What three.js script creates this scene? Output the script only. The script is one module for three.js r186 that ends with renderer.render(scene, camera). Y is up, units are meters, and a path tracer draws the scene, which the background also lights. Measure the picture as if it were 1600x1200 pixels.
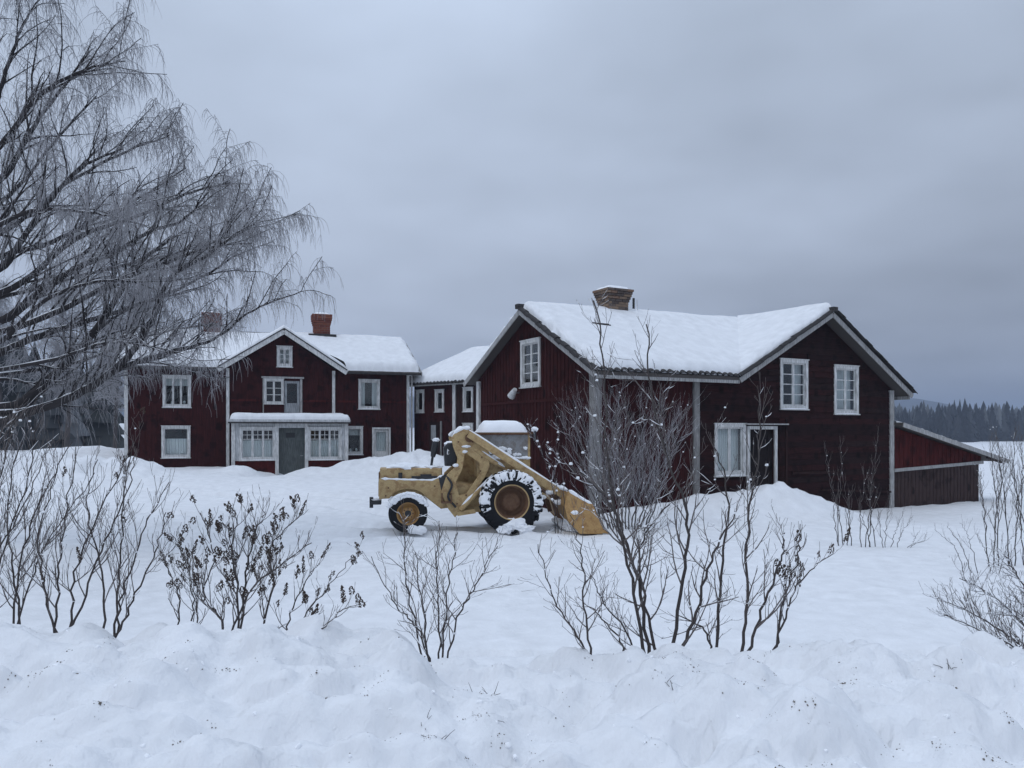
import * as THREE from 'three';
import { mergeGeometries } from 'three/addons/utils/BufferGeometryUtils.js';
import { createNoise2D, createNoise3D } from 'simplex-noise';

// ------------------------------------------------------------------ camera, sky, sun, exposure
const scene = new THREE.Scene();
const camera = new THREE.PerspectiveCamera(53.13, 4 / 3, 0.1, 4000);
const EYE = 2.4, HOR = 672, F = 1200;
camera.position.set(0, EYE, 0);
camera.setViewOffset(1600, 1200, 0, -72, 1600, 1200);          // level camera, lens shifted up
camera.updateProjectionMatrix();

function mulberry(a) { return () => { a |= 0; a = a + 0x6D2B79F5 | 0; let t = Math.imul(a ^ a >>> 15, 1 | a); t = t + Math.imul(t ^ t >>> 7, 61 | t) ^ t; return ((t ^ t >>> 14) >>> 0) / 4294967296; }; }
const n2 = createNoise2D(mulberry(11)), n3 = createNoise3D(mulberry(12));
const fbm2 = (x, y, o = 4) => { let s = 0, a = .5; for (let i = 0; i < o; i++) { s += a * n2(x, y); x = x * 2.03 + 7.1; y = y * 2.03 + 3.3; a *= .5; } return s; };
const fbm3 = (x, y, z, o = 4) => { let s = 0, a = .5; for (let i = 0; i < o; i++) { s += a * n3(x, y, z); x = x * 2.03 + 7.1; y = y * 2.03 + 3.3; z *= 2.03; a *= .5; } return s; };
const clamp = (x, a = 0, b = 1) => Math.min(b, Math.max(a, x));
const sm = (a, b, x) => { const t = clamp((x - a) / (b - a)); return t * t * (3 - 2 * t); };
const lerp = (a, b, t) => a + (b - a) * t;

// overcast winter sky: brighter towards the zenith, low dark cloud bands
{
  const W = 1024, H = 512, data = new Float32Array(W * H * 4);
  for (let j = 0; j < H; j++) for (let i = 0; i < W; i++) {
    const ph = ((i + .5) / W - .5) * 2 * Math.PI, th = ((j + .5) / H - .5) * Math.PI;
    const y = Math.sin(th), x = Math.cos(ph) * Math.cos(th), z = Math.sin(ph) * Math.cos(th);
    const k = sm(-.02, .55, y);
    const yy = Math.max(y, 0) + .16;
    const c1 = fbm2(x / yy * .62 + 3.1, z / yy * .62 + 1.7, 5), c2 = fbm3(x * 1.5 + 4, y * 7, z * 1.5, 4), c3 = fbm3(x * .8 + 1, y * 1.5, z * .8 + 5, 2);
    let L = lerp(.58, .63, k) * (1 + .23 * c1 + .15 * c2 * (1 - k * .6) + .10 * c3);
    L *= 1 - .40 * sm(-.3, .7, x) * (1 - .78 * k);
    L *= 1 + .95 * sm(.4, 1.1, y);
    const r = lerp(.838, .818, k), b = lerp(1.195, 1.2, k);
    const o = (j * W + i) * 4;
    data[o] = L * r; data[o + 1] = L * .962; data[o + 2] = L * b; data[o + 3] = 1;
  }
  const sky = new THREE.DataTexture(data, W, H, THREE.RGBAFormat, THREE.FloatType);
  sky.mapping = THREE.EquirectangularReflectionMapping; sky.magFilter = THREE.LinearFilter; sky.minFilter = THREE.LinearFilter; sky.needsUpdate = true;
  scene.background = sky; scene.environment = sky;
}
const sun = new THREE.DirectionalLight(new THREE.Color().setRGB(1, .98, .95), .5);
sun.position.set(-30, 60, 10); sun.target.position.set(0, 0, -22); sun.castShadow = true; sun.shadow.radius = 45;
Object.assign(sun.shadow.camera, { left: -40, right: 40, top: 40, bottom: -40, near: 1, far: 160 }); sun.shadow.mapSize.set(2048, 2048);
scene.add(sun, sun.target);

const renderer = new THREE.WebGLRenderer({ antialias: true });
renderer.setSize(1024, 768);
renderer.toneMapping = THREE.LinearToneMapping;
renderer.toneMappingExposure = 1.0;
renderer.shadowMap.enabled = true;
scene.fog = new THREE.FogExp2(new THREE.Color().setRGB(.40, .47, .60), .0008);

// ------------------------------------------------------------------ helpers
const V = (x, y, z) => new THREE.Vector3(x, y, z);
const at = (px, py, d) => V((px - 800) / F * d, EYE + (HOR - py) / F * d, -d);      // survey point: bearing, elevation and distance from the road
const used = {};
function numbered(n) { if (!(n in used)) { used[n] = 0; return n; } return n + '_' + String(++used[n]).padStart(3, '0'); }
function mesh(name, geo, mat, parent) { const m = new THREE.Mesh(Array.isArray(geo) ? merge(geo) : geo, mat); m.name = name; m.castShadow = m.receiveShadow = true; if (name === 'snow') m.userData = { kind: 'stuff' }; if (parent) parent.add(m); return m; }
function thing(name, label, category, pos = [0, 0, 0], turn = 0, group) {
  const g = new THREE.Group(); g.name = numbered(name); g.position.set(...pos); g.rotation.y = turn; g.userData = { label, category };
  if (group) g.userData.group = group; scene.add(g); return g;
}
function struct(name, geo, mat) { const m = mesh(name, geo, mat, scene); m.userData = { kind: 'structure' }; return m; }
function clean(g) { g = g.index ? g.toNonIndexed() : g; for (const k of Object.keys(g.attributes)) if (!['position', 'normal', 'uv'].includes(k)) g.deleteAttribute(k); if (!g.attributes.normal) g.computeVertexNormals(); if (!g.attributes.uv) boxUV(g); return g; }
function merge(list) { return mergeGeometries(list.map(clean)); }
function boxUV(g) {
  if (!g.attributes.normal) g.computeVertexNormals();
  const p = g.attributes.position, n = g.attributes.normal, uv = new Float32Array(p.count * 2);
  for (let i = 0; i < p.count; i++) {
    const ax = Math.abs(n.getX(i)), ay = Math.abs(n.getY(i)), az = Math.abs(n.getZ(i));
    if (az >= ax && az >= ay) { uv[2 * i] = p.getX(i); uv[2 * i + 1] = p.getY(i); }
    else if (ax >= ay) { uv[2 * i] = p.getZ(i); uv[2 * i + 1] = p.getY(i); }
    else { uv[2 * i] = p.getX(i); uv[2 * i + 1] = p.getZ(i); }
  }
  g.setAttribute('uv', new THREE.BufferAttribute(uv, 2)); return g;
}
function box(x0, x1, y0, y1, z0, z1) { const g = new THREE.BoxGeometry(x1 - x0, y1 - y0, z1 - z0); g.translate((x0 + x1) / 2, (y0 + y1) / 2, (z0 + z1) / 2); return boxUV(g); }
function flat(polys) {                                            // list of planar convex polygons (arrays of Vector3) with flat normals
  const pos = [];
  for (const q of polys) for (let i = 1; i < q.length - 1; i++) pos.push(...q[0].toArray(), ...q[i].toArray(), ...q[i + 1].toArray());
  const g = new THREE.BufferGeometry(); g.setAttribute('position', new THREE.Float32BufferAttribute(pos, 3)); g.computeVertexNormals(); return boxUV(g);
}
function slab(pts, thick) {                                       // polygon with thickness below it
  const lo = pts.map(p => V(p.x, p.y - thick, p.z)), polys = [pts, [...lo].reverse()];
  pts.forEach((p, i) => { const j = (i + 1) % pts.length; polys.push([p, lo[i], lo[j], pts[j]]); });
  return flat(polys);
}
function beam(a, b, wide, tall, side) {                           // straight board between two points; side = horizontal direction of its width
  const d = b.clone().sub(a).normalize(); const s = (side ? side.clone() : V(0, 1, 0).cross(d)).normalize();
  const u = d.clone().cross(s).normalize(); if (u.y < 0) u.negate();
  const c = (p, i, j) => p.clone().addScaledVector(s, i * wide / 2).addScaledVector(u, j * tall / 2);
  const A = [c(a, -1, -1), c(a, 1, -1), c(a, 1, 1), c(a, -1, 1)], B = [c(b, -1, -1), c(b, 1, -1), c(b, 1, 1), c(b, -1, 1)];
  const polys = [[...A].reverse(), B]; for (let i = 0; i < 4; i++) { const j = (i + 1) % 4; polys.push([A[i], A[j], B[j], B[i]]); }
  return flat(polys);
}
function extr(pts, z0, z1, bevel = 0, cut = null) {                           // polygon [x,y] extruded from z0 to z1
  const s = new THREE.Shape(pts.map(p => new THREE.Vector2(p[0], p[1])));
  if (cut) s.holes.push(new THREE.Path(cut.map(p => new THREE.Vector2(p[0], p[1]))));
  const g = new THREE.ExtrudeGeometry(s, { depth: z1 - z0 - 2 * bevel, bevelEnabled: bevel > 0, bevelSize: bevel, bevelThickness: bevel, bevelSegments: 1, steps: 1, curveSegments: 8 });
  g.translate(0, 0, z0 + bevel); g.deleteAttribute('uv'); return boxUV(clean(g));
}
class Tubes {                                                     // collects tapered tubes
  constructor() { this.p = []; this.n = []; this.i = []; }
  add(pts, radii, sides = 4, flatY = 1) {
    const N = pts.length, base = this.p.length / 3; let t = V(0, 0, 0), prev = null;
    for (let k = 0; k < N; k++) {
      t.copy(pts[Math.min(k + 1, N - 1)]).sub(pts[Math.max(k - 1, 0)]); if (t.lengthSq() < 1e-12) t.set(0, 1, 0); t.normalize();
      let s = prev ? prev.clone().addScaledVector(t, -prev.dot(t)) : (Math.abs(t.y) > .95 ? V(1, 0, 0) : V(0, 1, 0)).cross(t);
      s.normalize(); prev = s; const u = t.clone().cross(s);
      const r = Array.isArray(radii) ? radii[k] : lerp(radii.a, radii.b, k / (N - 1));
      for (let m = 0; m < sides; m++) {
        const a = m / sides * 2 * Math.PI, c = Math.cos(a), q = Math.sin(a), nx = s.x * c + u.x * q, ny = s.y * c + u.y * q, nz = s.z * c + u.z * q;
        this.p.push(pts[k].x + nx * r, pts[k].y + ny * r * flatY, pts[k].z + nz * r); this.n.push(nx, ny, nz);
      }
      if (k) for (let m = 0; m < sides; m++) { const m2 = (m + 1) % sides, b0 = base + (k - 1) * sides, b1 = base + k * sides; this.i.push(b0 + m, b1 + m2, b1 + m, b0 + m, b0 + m2, b1 + m2); }
    }
    // cap the end
    const e = base + (N - 1) * sides; for (let m = 1; m < sides - 1; m++) this.i.push(e, e + m, e + m + 1);
    for (let m = 1; m < sides - 1; m++) this.i.push(base, base + m + 1, base + m);
  }
  get empty() { return !this.i.length; }
  geo() {
    const g = new THREE.BufferGeometry(); g.setAttribute('position', new THREE.Float32BufferAttribute(this.p, 3)); g.setAttribute('normal', new THREE.Float32BufferAttribute(this.n, 3));
    g.setIndex(this.i); const uv = new Float32Array(this.p.length / 3 * 2); for (let k = 0; k < uv.length / 2; k++) { uv[2 * k] = this.p[3 * k] + this.p[3 * k + 2]; uv[2 * k + 1] = this.p[3 * k + 1]; }
    g.setAttribute('uv', new THREE.BufferAttribute(uv, 2)); return g;
  }
  build(name, mat, parent) { return this.empty ? null : mesh(name, this.geo(), mat, parent); }
}
const blobBase = new THREE.IcosahedronGeometry(1, 2);
function blob(x, y, z, rx, ry, rz, seed = 1, rough = .25) {       // lumpy ellipsoid
  const g = clean(blobBase.clone()), p = g.attributes.position;
  for (let i = 0; i < p.count; i++) { const a = p.getX(i), b = p.getY(i), c = p.getZ(i), k = 1 + rough * n3(a * 1.7 + seed * 3.7, b * 1.7, c * 1.7 + seed); p.setXYZ(i, x + a * rx * k, y + b * ry * k, z + c * rz * k); }
  g.computeVertexNormals(); return boxUV(g);
}

// ------------------------------------------------------------------ materials
function noiseTex(size, fn, rep = 1) {
  const d = new Uint8Array(size * size * 4);
  for (let j = 0; j < size; j++) for (let i = 0; i < size; i++) { const v = fn(i / size, j / size), o = (j * size + i) * 4; for (let k = 0; k < 3; k++) d[o + k] = clamp(Array.isArray(v) ? v[k] : v) * 255; d[o + 3] = 255; }
  const t = new THREE.DataTexture(d, size, size); t.wrapS = t.wrapT = THREE.RepeatWrapping; t.repeat.set(rep, rep); t.magFilter = THREE.LinearFilter; t.minFilter = THREE.LinearMipmapLinearFilter; t.generateMipmaps = true; t.needsUpdate = true; return t;
}
const tile = (f, x, y) => { const a = f(x, y), b = f(x - 1, y), c = f(x, y - 1), d = f(x - 1, y - 1), q = (a, b, c, d) => lerp(lerp(a, b, x), lerp(c, d, x), y); return Array.isArray(a) ? a.map((_, i) => q(a[i], b[i], c[i], d[i])) : q(a, b, c, d); };
const srgb = t => { t.colorSpace = THREE.SRGBColorSpace; return t; };
// weathered wood: long grain, blotches where the paint has worn off
const woodMap = (sx, sy, wear, r) => srgb(noiseTex(512, (x, y) => tile((a, b) => {
  const g = fbm2(a * sx, b * sy, 5), w = sm(.12, .5, fbm2(a * 3 + 9, b * 3 + 4, 5)), v = .83 + .3 * g;
  return v * (1 - wear * w);
}, x, y), r));
const snowBump = noiseTex(512, (x, y) => .5 + .5 * tile((a, b) => fbm2(a * 9, b * 9, 6), x, y), 1);
const snowMap = srgb(noiseTex(512, (x, y) => tile((a, b) => .95 + .06 * fbm2(a * 5 + 2, b * 5, 6), x, y), .37));
const lin = (r, g, b) => new THREE.Color().setRGB(r, g, b);
const std = (c, o = {}) => new THREE.MeshPhysicalMaterial({ color: c, roughness: .9, specularIntensity: o.roughness && o.roughness < .85 ? 1 : .25, side: THREE.DoubleSide, ...o });
const woodV = woodMap(60, 3, .55, .31), woodH = woodMap(3, 60, .45, .5), woodW = woodMap(30, 4, .12, .5);
const rust = srgb(noiseTex(512, (x, y) => tile((a, b) => { const w = sm(.05, .32, fbm2(a * 6, b * 6, 6)), g = .93 + .12 * fbm2(a * 30, b * 30, 3); return [g * lerp(1, .84, w), g * lerp(1, .78, w), g * lerp(1, .74, w)]; }, x, y), .8));
const M = {
  snow: std(lin(.87, .88, .9), { roughness: 1, bumpMap: snowBump, bumpScale: .018, map: snowMap }),
  snowCap: std(lin(.88, .89, .91), { roughness: 1 }),
  red: std(lin(.06, .0135, .0128), { map: woodV }),
  redBright: std(lin(.105, .0175, .016), { map: woodV }),
  redH: std(lin(.036, .0125, .0125), { map: woodH }),
  brown: std(lin(.048, .023, .022), { map: woodV }), brownGrey: std(lin(.085, .055, .052), { map: woodV }),
  white: std(lin(.86, .855, .84), { map: woodW, roughness: .7 }),
  trimGrey: std(lin(.54, .53, .52), { map: woodW }),
  postGrey: std(lin(.35, .34, .33), { map: woodW }),
  porchGrey: std(lin(.74, .75, .76), { map: woodW, roughness: .7 }),
  doorGrey: std(lin(.13, .145, .14), { map: woodW, roughness: .7 }),
  doorPale: std(lin(.42, .44, .46), { map: woodW, roughness: .7 }),
  doorDark: std(lin(.028, .02, .02), { map: woodV }),
  tileM: std(lin(.075, .07, .07), { map: woodW }),
  deck: std(lin(.09, .08, .075)),
  inside: std(lin(.10, .09, .085)),
  curtain: std(lin(.72, .72, .72), { roughness: 1 }),
  glass: new THREE.MeshPhysicalMaterial({ color: lin(.92, .95, .95), roughness: .02, transmission: 1, thickness: 0, ior: 1.5, side: THREE.DoubleSide }),
  brick: [lin(.17, .06, .042), lin(.2, .075, .05), lin(.14, .05, .04)].map(c => std(c)),
  brick2: [lin(.2, .14, .10), lin(.13, .10, .085), lin(.24, .17, .12), lin(.09, .07, .062), lin(.19, .12, .085)].map(c => std(c)),
  mortar: std(lin(.2, .185, .17)),
  yellow: std(lin(.53, .375, .175), { map: rust, roughness: .6 }),
  ochre: std(lin(.5, .3, .11), { map: rust, roughness: .6 }),
  rustM: std(lin(.16, .085, .045), { map: rust, roughness: .8 }),
  tyre: std(lin(.016, .016, .018), { roughness: .85 }),
  blackM: std(lin(.02, .02, .022), { roughness: .5 }),
  steel: std(lin(.3, .3, .3), { roughness: .4, metalness: .7 }),
  cabGlass: std(lin(.28, .28, .28), { roughness: .35, map: rust }),
  bark: std(lin(.075, .065, .062)), birchLimb: std(lin(.04, .036, .037)),
  barkGrey: std(lin(.075, .066, .064)),
  twig: std(lin(.15, .132, .127)),
  twigFrost: std(lin(.34, .335, .35)),
  seed: std(lin(.075, .056, .047)),
  birchBark: std(lin(.4, .39, .37), { map: srgb(noiseTex(256, (x, y) => tile((a, b) => fbm2(a * 4, b * 26, 4) > .22 ? .22 : .92 + .1 * n2(a * 9, b * 9), x, y), .6)) }),
  spruce: std(lin(.03, .04, .038)), spruce2: std(lin(.06, .066, .068)),
};

// ------------------------------------------------------------------ terrain
const bumps = [  // x, distance, height, half widths: ploughed heaps and drifts
  [-16.6, 29.8, .85, 1.9, 1.2], [-14.6, 30.6, .45, .9, .7], [-7.9, 34.0, .12, 1.0, .6], [-11.7, 33.4, .3, .8, .5],
  [-9.0, 34.2, .22, .9, .5], [-7.6, 34.9, .42, 1.0, .6], [-6.3, 35.4, .5, 1.1, .8], [-4.9, 36.2, .62, 1.3, 1.1], [-3.2, 35.6, .72, 1.6, 1.6], [-2.0, 33.6, .35, 1.6, 1.4], [-4.2, 38, .4, 1.3, 1.2],
  [7.6, 21.2, .66, 1.05, .9], [6.2, 20.8, .38, 1.3, .9], [5, 20.5, .28, 1.2, .9], [8.8, 21.9, .3, 1.3, .9], [2.9, 19.5, .25, .6, .5], [3.8, 20.2, .2, 1.2, .8],
  [10.5, 19, .12, 3, 1.2], [-22, 40, .8, 5, 3],
];
const ruts = [ // wheel tracks on the yard (x, distance)
  [[-16, 27.6], [-10, 25.8], [-5, 22.5], [-3, 20.5]], [[-16, 29], [-10, 27.3], [-4.4, 24.5], [-1.5, 22.5]], [[-11, 21.5], [-6, 20], [-3, 18.2], [0, 17.2]], [[-12, 19.3], [-7, 18.1], [-3.5, 16.8], [.5, 16.4]],
];
function segDist(x, y, a, b) { const dx = b[0] - a[0], dy = b[1] - a[1], t = clamp(((x - a[0]) * dx + (y - a[1]) * dy) / (dx * dx + dy * dy)); return Math.hypot(x - a[0] - dx * t, y - a[1] - dy * t); }
function yard(x, d) {
  let y = .08 + .3 * sm(18, 35, d) * sm(2, -7, x) + .3 * sm(-8, -14, x) * sm(24, 34, d) - .33 * sm(5, 12, x) * sm(12, 24, d);
  y -= 1.9 * sm(45, 280, d) * sm(-60, 40, x);
  y += 5 * sm(-40, -140, x) * sm(50, 140, d);
  if (d > 6 && d < 60 && Math.abs(x) < 40) {
    for (const [bx, bd, h, rx, rd] of bumps) { const q = ((x - bx) / rx) ** 2 + ((d - bd) / rd) ** 2; if (q < 9) y += h * Math.exp(-q * .8) * (1 + .16 * n2(x * 1.1, d * 1.1) + .05 * n2(x * 3, d * 3)); }
    let r = 9; for (const L of ruts) for (let i = 1; i < L.length; i++) r = Math.min(r, segDist(x, d, L[i - 1], L[i]));
    y -= .22 * Math.exp(-((r / .25) ** 2)); y += .07 * Math.exp(-(((r - .42) / .16) ** 2));
    y += .05 * fbm2(x * .5, d * .5, 3) + .022 * fbm2(x * 2.2, d * 2.2, 3);
    // the path dug to the porch door
    const pd = Math.abs(x - (-10.2 + (d - 35) * .35)); if (d > 31 && d < 37) y -= .3 * Math.exp(-((pd / .5) ** 2)) * sm(31.5, 33, d);
  } else y += .15 * fbm2(x * .03, d * .03, 3);
  return y;
}
function bankTop(x) { return 1.03 + .14 * sm(-.3, -1.6, x) + .05 * Math.exp(-(((x - 1.45) / .45) ** 2)) - .09 * Math.exp(-(((x + .05) / .5) ** 2)) + .05 * Math.exp(-(((x + .62) / .25) ** 2)) - .02 * sm(1.8, 2.6, x) + .05 * fbm2(x * 1.1, 4.2, 3); }
function clods(x, d, cell, h, seed) {                             // rounded heaps thrown side by side by the plough
  const ci = Math.floor(x / cell), cj = Math.floor(d / cell); let y = 0;
  for (let i = ci - 1; i <= ci + 1; i++) for (let j = cj - 1; j <= cj + 1; j++) {
    const v = Math.sin(i * 127.1 + j * 311.7 + seed * 74.7) * 43758.5453, a = v - Math.floor(v), w = Math.sin(i * 269.5 + j * 183.3 + seed * 11.3) * 43758.5453, b = w - Math.floor(w);
    const R = cell * (.45 + .5 * a), q = (((x - (i + .2 + .6 * b)* cell) / R) ** 2 + ((d - (j + .2 + .6 * a) * cell) / (R * .85)) ** 2); if (q < 1) y = Math.max(y, h * (.35 + .9 * b) * Math.sqrt(1 - q)) + h * .25 * (1 - q) ** 2;
  }
  return y;
}
function ground(x, d) {                                          // roadside snowbank in front, yard behind
  if (d > 8.4) return yard(x, d);
  const c = 4.45 + .3 * n2(x * .6, 1.5) + .15 * n2(x * 1.7, 8), top = bankTop(x), yd = yard(x, Math.max(d, 6.2));
  let y;
  if (d >= c) y = lerp(top, yd, sm(c - .1, c + 2.4, d) ** .8);
  else y = lerp(.7, top, sm(c - 3.3, c - .05, d));
  const k = sm(8.2, 5.2, d), lump = sm(6, 4.4, d);
  // tumbled plough lumps
  const w1 = n2(x * 1.9 + 3, d * 2.1), w2 = n2(x * 2.5 + w1 * .6, d * 3.1), w3 = n2(x * 6.1 + 5 + w2 * .5, d * 7), w4 = n2(x * 19, d * 19);
  y += k * (.06 * w1) + lump * (clods(x, d, .5, .09, 1) + clods(x + w2 * .03, d + w3 * .03, .27, .08, 2) + clods(x + w3 * .02, d, .13, .03, 3) * sm(-.5, .3, w1) - .075 + .012 * w3 + .004 * w4);
  return y;
}
const inBank = (x, d) => Math.abs(x) < 7.2 && d > 1 && d < 8.2;
function sheet(xs, ds, h, colour) {
  const pos = [], uv = [], idx = [], col = [], nx = xs.length;
  for (const d of ds) for (const x of xs) { const y = h(x, d); pos.push(x, y, -d); uv.push(x, d); if (colour) col.push(...colour(x, d, y)); }
  for (let j = 0; j < ds.length - 1; j++) for (let i = 0; i < nx - 1; i++) { const a = j * nx + i; idx.push(a, a + 1, a + nx + 1, a, a + nx + 1, a + nx); }
  const g = new THREE.BufferGeometry(); g.setAttribute('position', new THREE.Float32BufferAttribute(pos, 3)); g.setAttribute('uv', new THREE.Float32BufferAttribute(uv, 2));
  if (colour) g.setAttribute('color', new THREE.Float32BufferAttribute(col, 3));
  g.setIndex(idx); g.computeVertexNormals(); return g;
}
{
  const xs = [], ds = [];
  for (let x = 0; x < 1500;) { xs.push(x); x += x < 17 ? .16 : Math.max(.16, (x - 15) * .12); }
  const X = [...xs.slice(1).map(v => -v).reverse(), ...xs];
  for (let d = -60; d < 3; d += 6) ds.push(d);
  for (let d = 3; d < 2600;) { ds.push(d); d += d < 40 ? .16 : Math.max(.16, (d - 38) * .1); }
  struct('snowy_ground', sheet(X, ds, (x, d) => { const y = d < 1 ? .6 : ground(x, d); const e = Math.min(7.2 - Math.abs(x), 8.2 - d, d - 1); return e > 0 ? y - .35 * sm(0, .5, e) : y; }), M.snow);
  const bx = [], bd = []; for (let x = -7.2; x <= 7.2; x += .034) bx.push(x); for (let d = 1; d <= 8.2; d += d < 6 ? .026 : .06) bd.push(d);
  struct('roadside_snowbank', sheet(bx, bd, (x, d) => { const e = Math.min(7.2 - Math.abs(x), 8.2 - d, d - 1); return ground(x, d) - .1 * sm(.35, 0, e); }), M.snow);
  // crumbs of broken snow and grit thrown up by the plough
  const r = mulberry(404), scatter = (name, label, category, geo, mat, n, pick) => {
    const im = new THREE.InstancedMesh(geo, mat, n), m = new THREE.Matrix4(), q = new THREE.Quaternion(); let k = 0;
    for (let t = 0; t < n * 40 && k < n; t++) { const x = lerp(-4, 4, r()), d = lerp(2.2, 4.75, r()), sz = pick(x, d); if (!sz) continue; q.setFromEuler(new THREE.Euler(r() * 6, r() * 6, r() * 6)); m.compose(V(x, ground(x, d) - sz * .15, -d), q, V(sz * (.7 + .6 * r()), sz * (.6 + .5 * r()), sz * (.7 + .6 * r()))); im.setMatrixAt(k++, m); }
    im.count = k; im.name = name; im.userData = { kind: 'stuff', label, category }; im.castShadow = im.receiveShadow = true; scene.add(im);
  };
  const lump = new THREE.IcosahedronGeometry(1, 1), lp = lump.attributes.position; for (let i = 0; i < lp.count; i++) { const k = 1 + .3 * n3(lp.getX(i) * 1.4, lp.getY(i) * 1.4, lp.getZ(i) * 1.4); lp.setXYZ(i, lp.getX(i) * k, lp.getY(i) * k, lp.getZ(i) * k); } lump.computeVertexNormals();
  const field = (x, d) => fbm2(x * 1.7 + 20, d * 2 + 3, 3);
  scatter('snow_crumbs', 'loose crumbs of broken snow on the ploughed roadside bank', 'snow', lump, M.snowCap, 500, (x, d) => { const p = field(x + 5, d) + .15; return r() < p ? .003 + .014 * Math.pow(r(), 4) : 0; });
  scatter('grit', 'dark grit and soil flecks thrown into the roadside snowbank', 'grit', new THREE.IcosahedronGeometry(1, 0), std(lin(.17, .15, .13)), 4200, (x, d) => { const p = field(x, d) - .12 + .12 * sm(-1.6, -.2, x); return r() < p * 2.2 && n2(x * 6, d * 6) > .35 ? .0013 + .0038 * Math.pow(r(), 3) : 0; });
}

// ------------------------------------------------------------------ building helpers (house frame: x along the front, z out of the front)
const FR = (x, y, z, rot) => ({ x, y, z, rot });
function place(o, f) { o.position.set(f.x, f.y, f.z); o.rotation.y = f.rot; return o; }
function wall(parent, name, f, poly, holes, mat, opts = {}) {      // f: frame of the wall, poly in (s, y), outward +z; holes [s0,s1,y0,y1]
  const th = opts.thick || .16, s = new THREE.Shape(poly.map(p => new THREE.Vector2(...p)));
  for (const [a, b, c, d] of holes) s.holes.push(new THREE.Path([[a, c], [a, d], [b, d], [b, c]].map(p => new THREE.Vector2(...p))));
  const g = new THREE.ExtrudeGeometry(s, { depth: th, bevelEnabled: false }); g.translate(0, 0, -th); g.deleteAttribute('uv');
  const w = place(mesh(name, boxUV(clean(g)), mat, parent), f);
  if (opts.batten) {                                              // narrow cover strips over the joints of the upright boards
    const list = [], xs = poly.map(p => p[0]), x0 = Math.min(...xs), x1 = Math.max(...xs), r = mulberry(Math.round((x1 - x0) * 91));
    for (let x = x0 + .1; x < x1 - .05; x += opts.batten) {
      if (opts.from !== undefined && x < opts.from || opts.to !== undefined && x > opts.to) continue;
      const ys = []; poly.forEach((p, i) => { const q = poly[(i + 1) % poly.length]; if ((p[0] - x) * (q[0] - x) < 0) ys.push(p[1] + (q[1] - p[1]) * (x - p[0]) / (q[0] - p[0])); });
      if (ys.length < 2) continue; let spans = [[Math.min(...ys), Math.max(...ys) - .02]];
      for (const [a, b, c, d] of holes) if (x > a - .14 && x < b + .14) spans = spans.flatMap(([u, v]) => d < u || c > v ? [[u, v]] : [[u, c - .12], [d + .12, v]].filter(q => q[1] - q[0] > .05));
      for (const [u, v] of spans) list.push(box(x - .02 + r() * .006, x + .02, u, v, .001, .012 + r() * .006));
    }
    const b = mesh('batten', list, opts.battenMat || mat, w); b.userData = { kind: 'stuff' };
  }
  return w;
}
function drape(x0, x1, y0, y1, z, folds = 14) {
  const pos = [], n = folds * 4, r = mulberry(Math.round(x0 * 77 + y0 * 13) + 5), ph = r() * 6; const P = (i, y) => { const t = i / n; return V(lerp(x0, x1, t), y, z + .022 * Math.sin(t * folds * 6.28 + ph) + .012 * Math.sin(t * 11 + ph * 2)); };
  const polys = []; for (let i = 0; i < n; i++) polys.push([P(i, y0), P(i + 1, y0), P(i + 1, y1), P(i, y1)]); return flat(polys);
}
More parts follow.
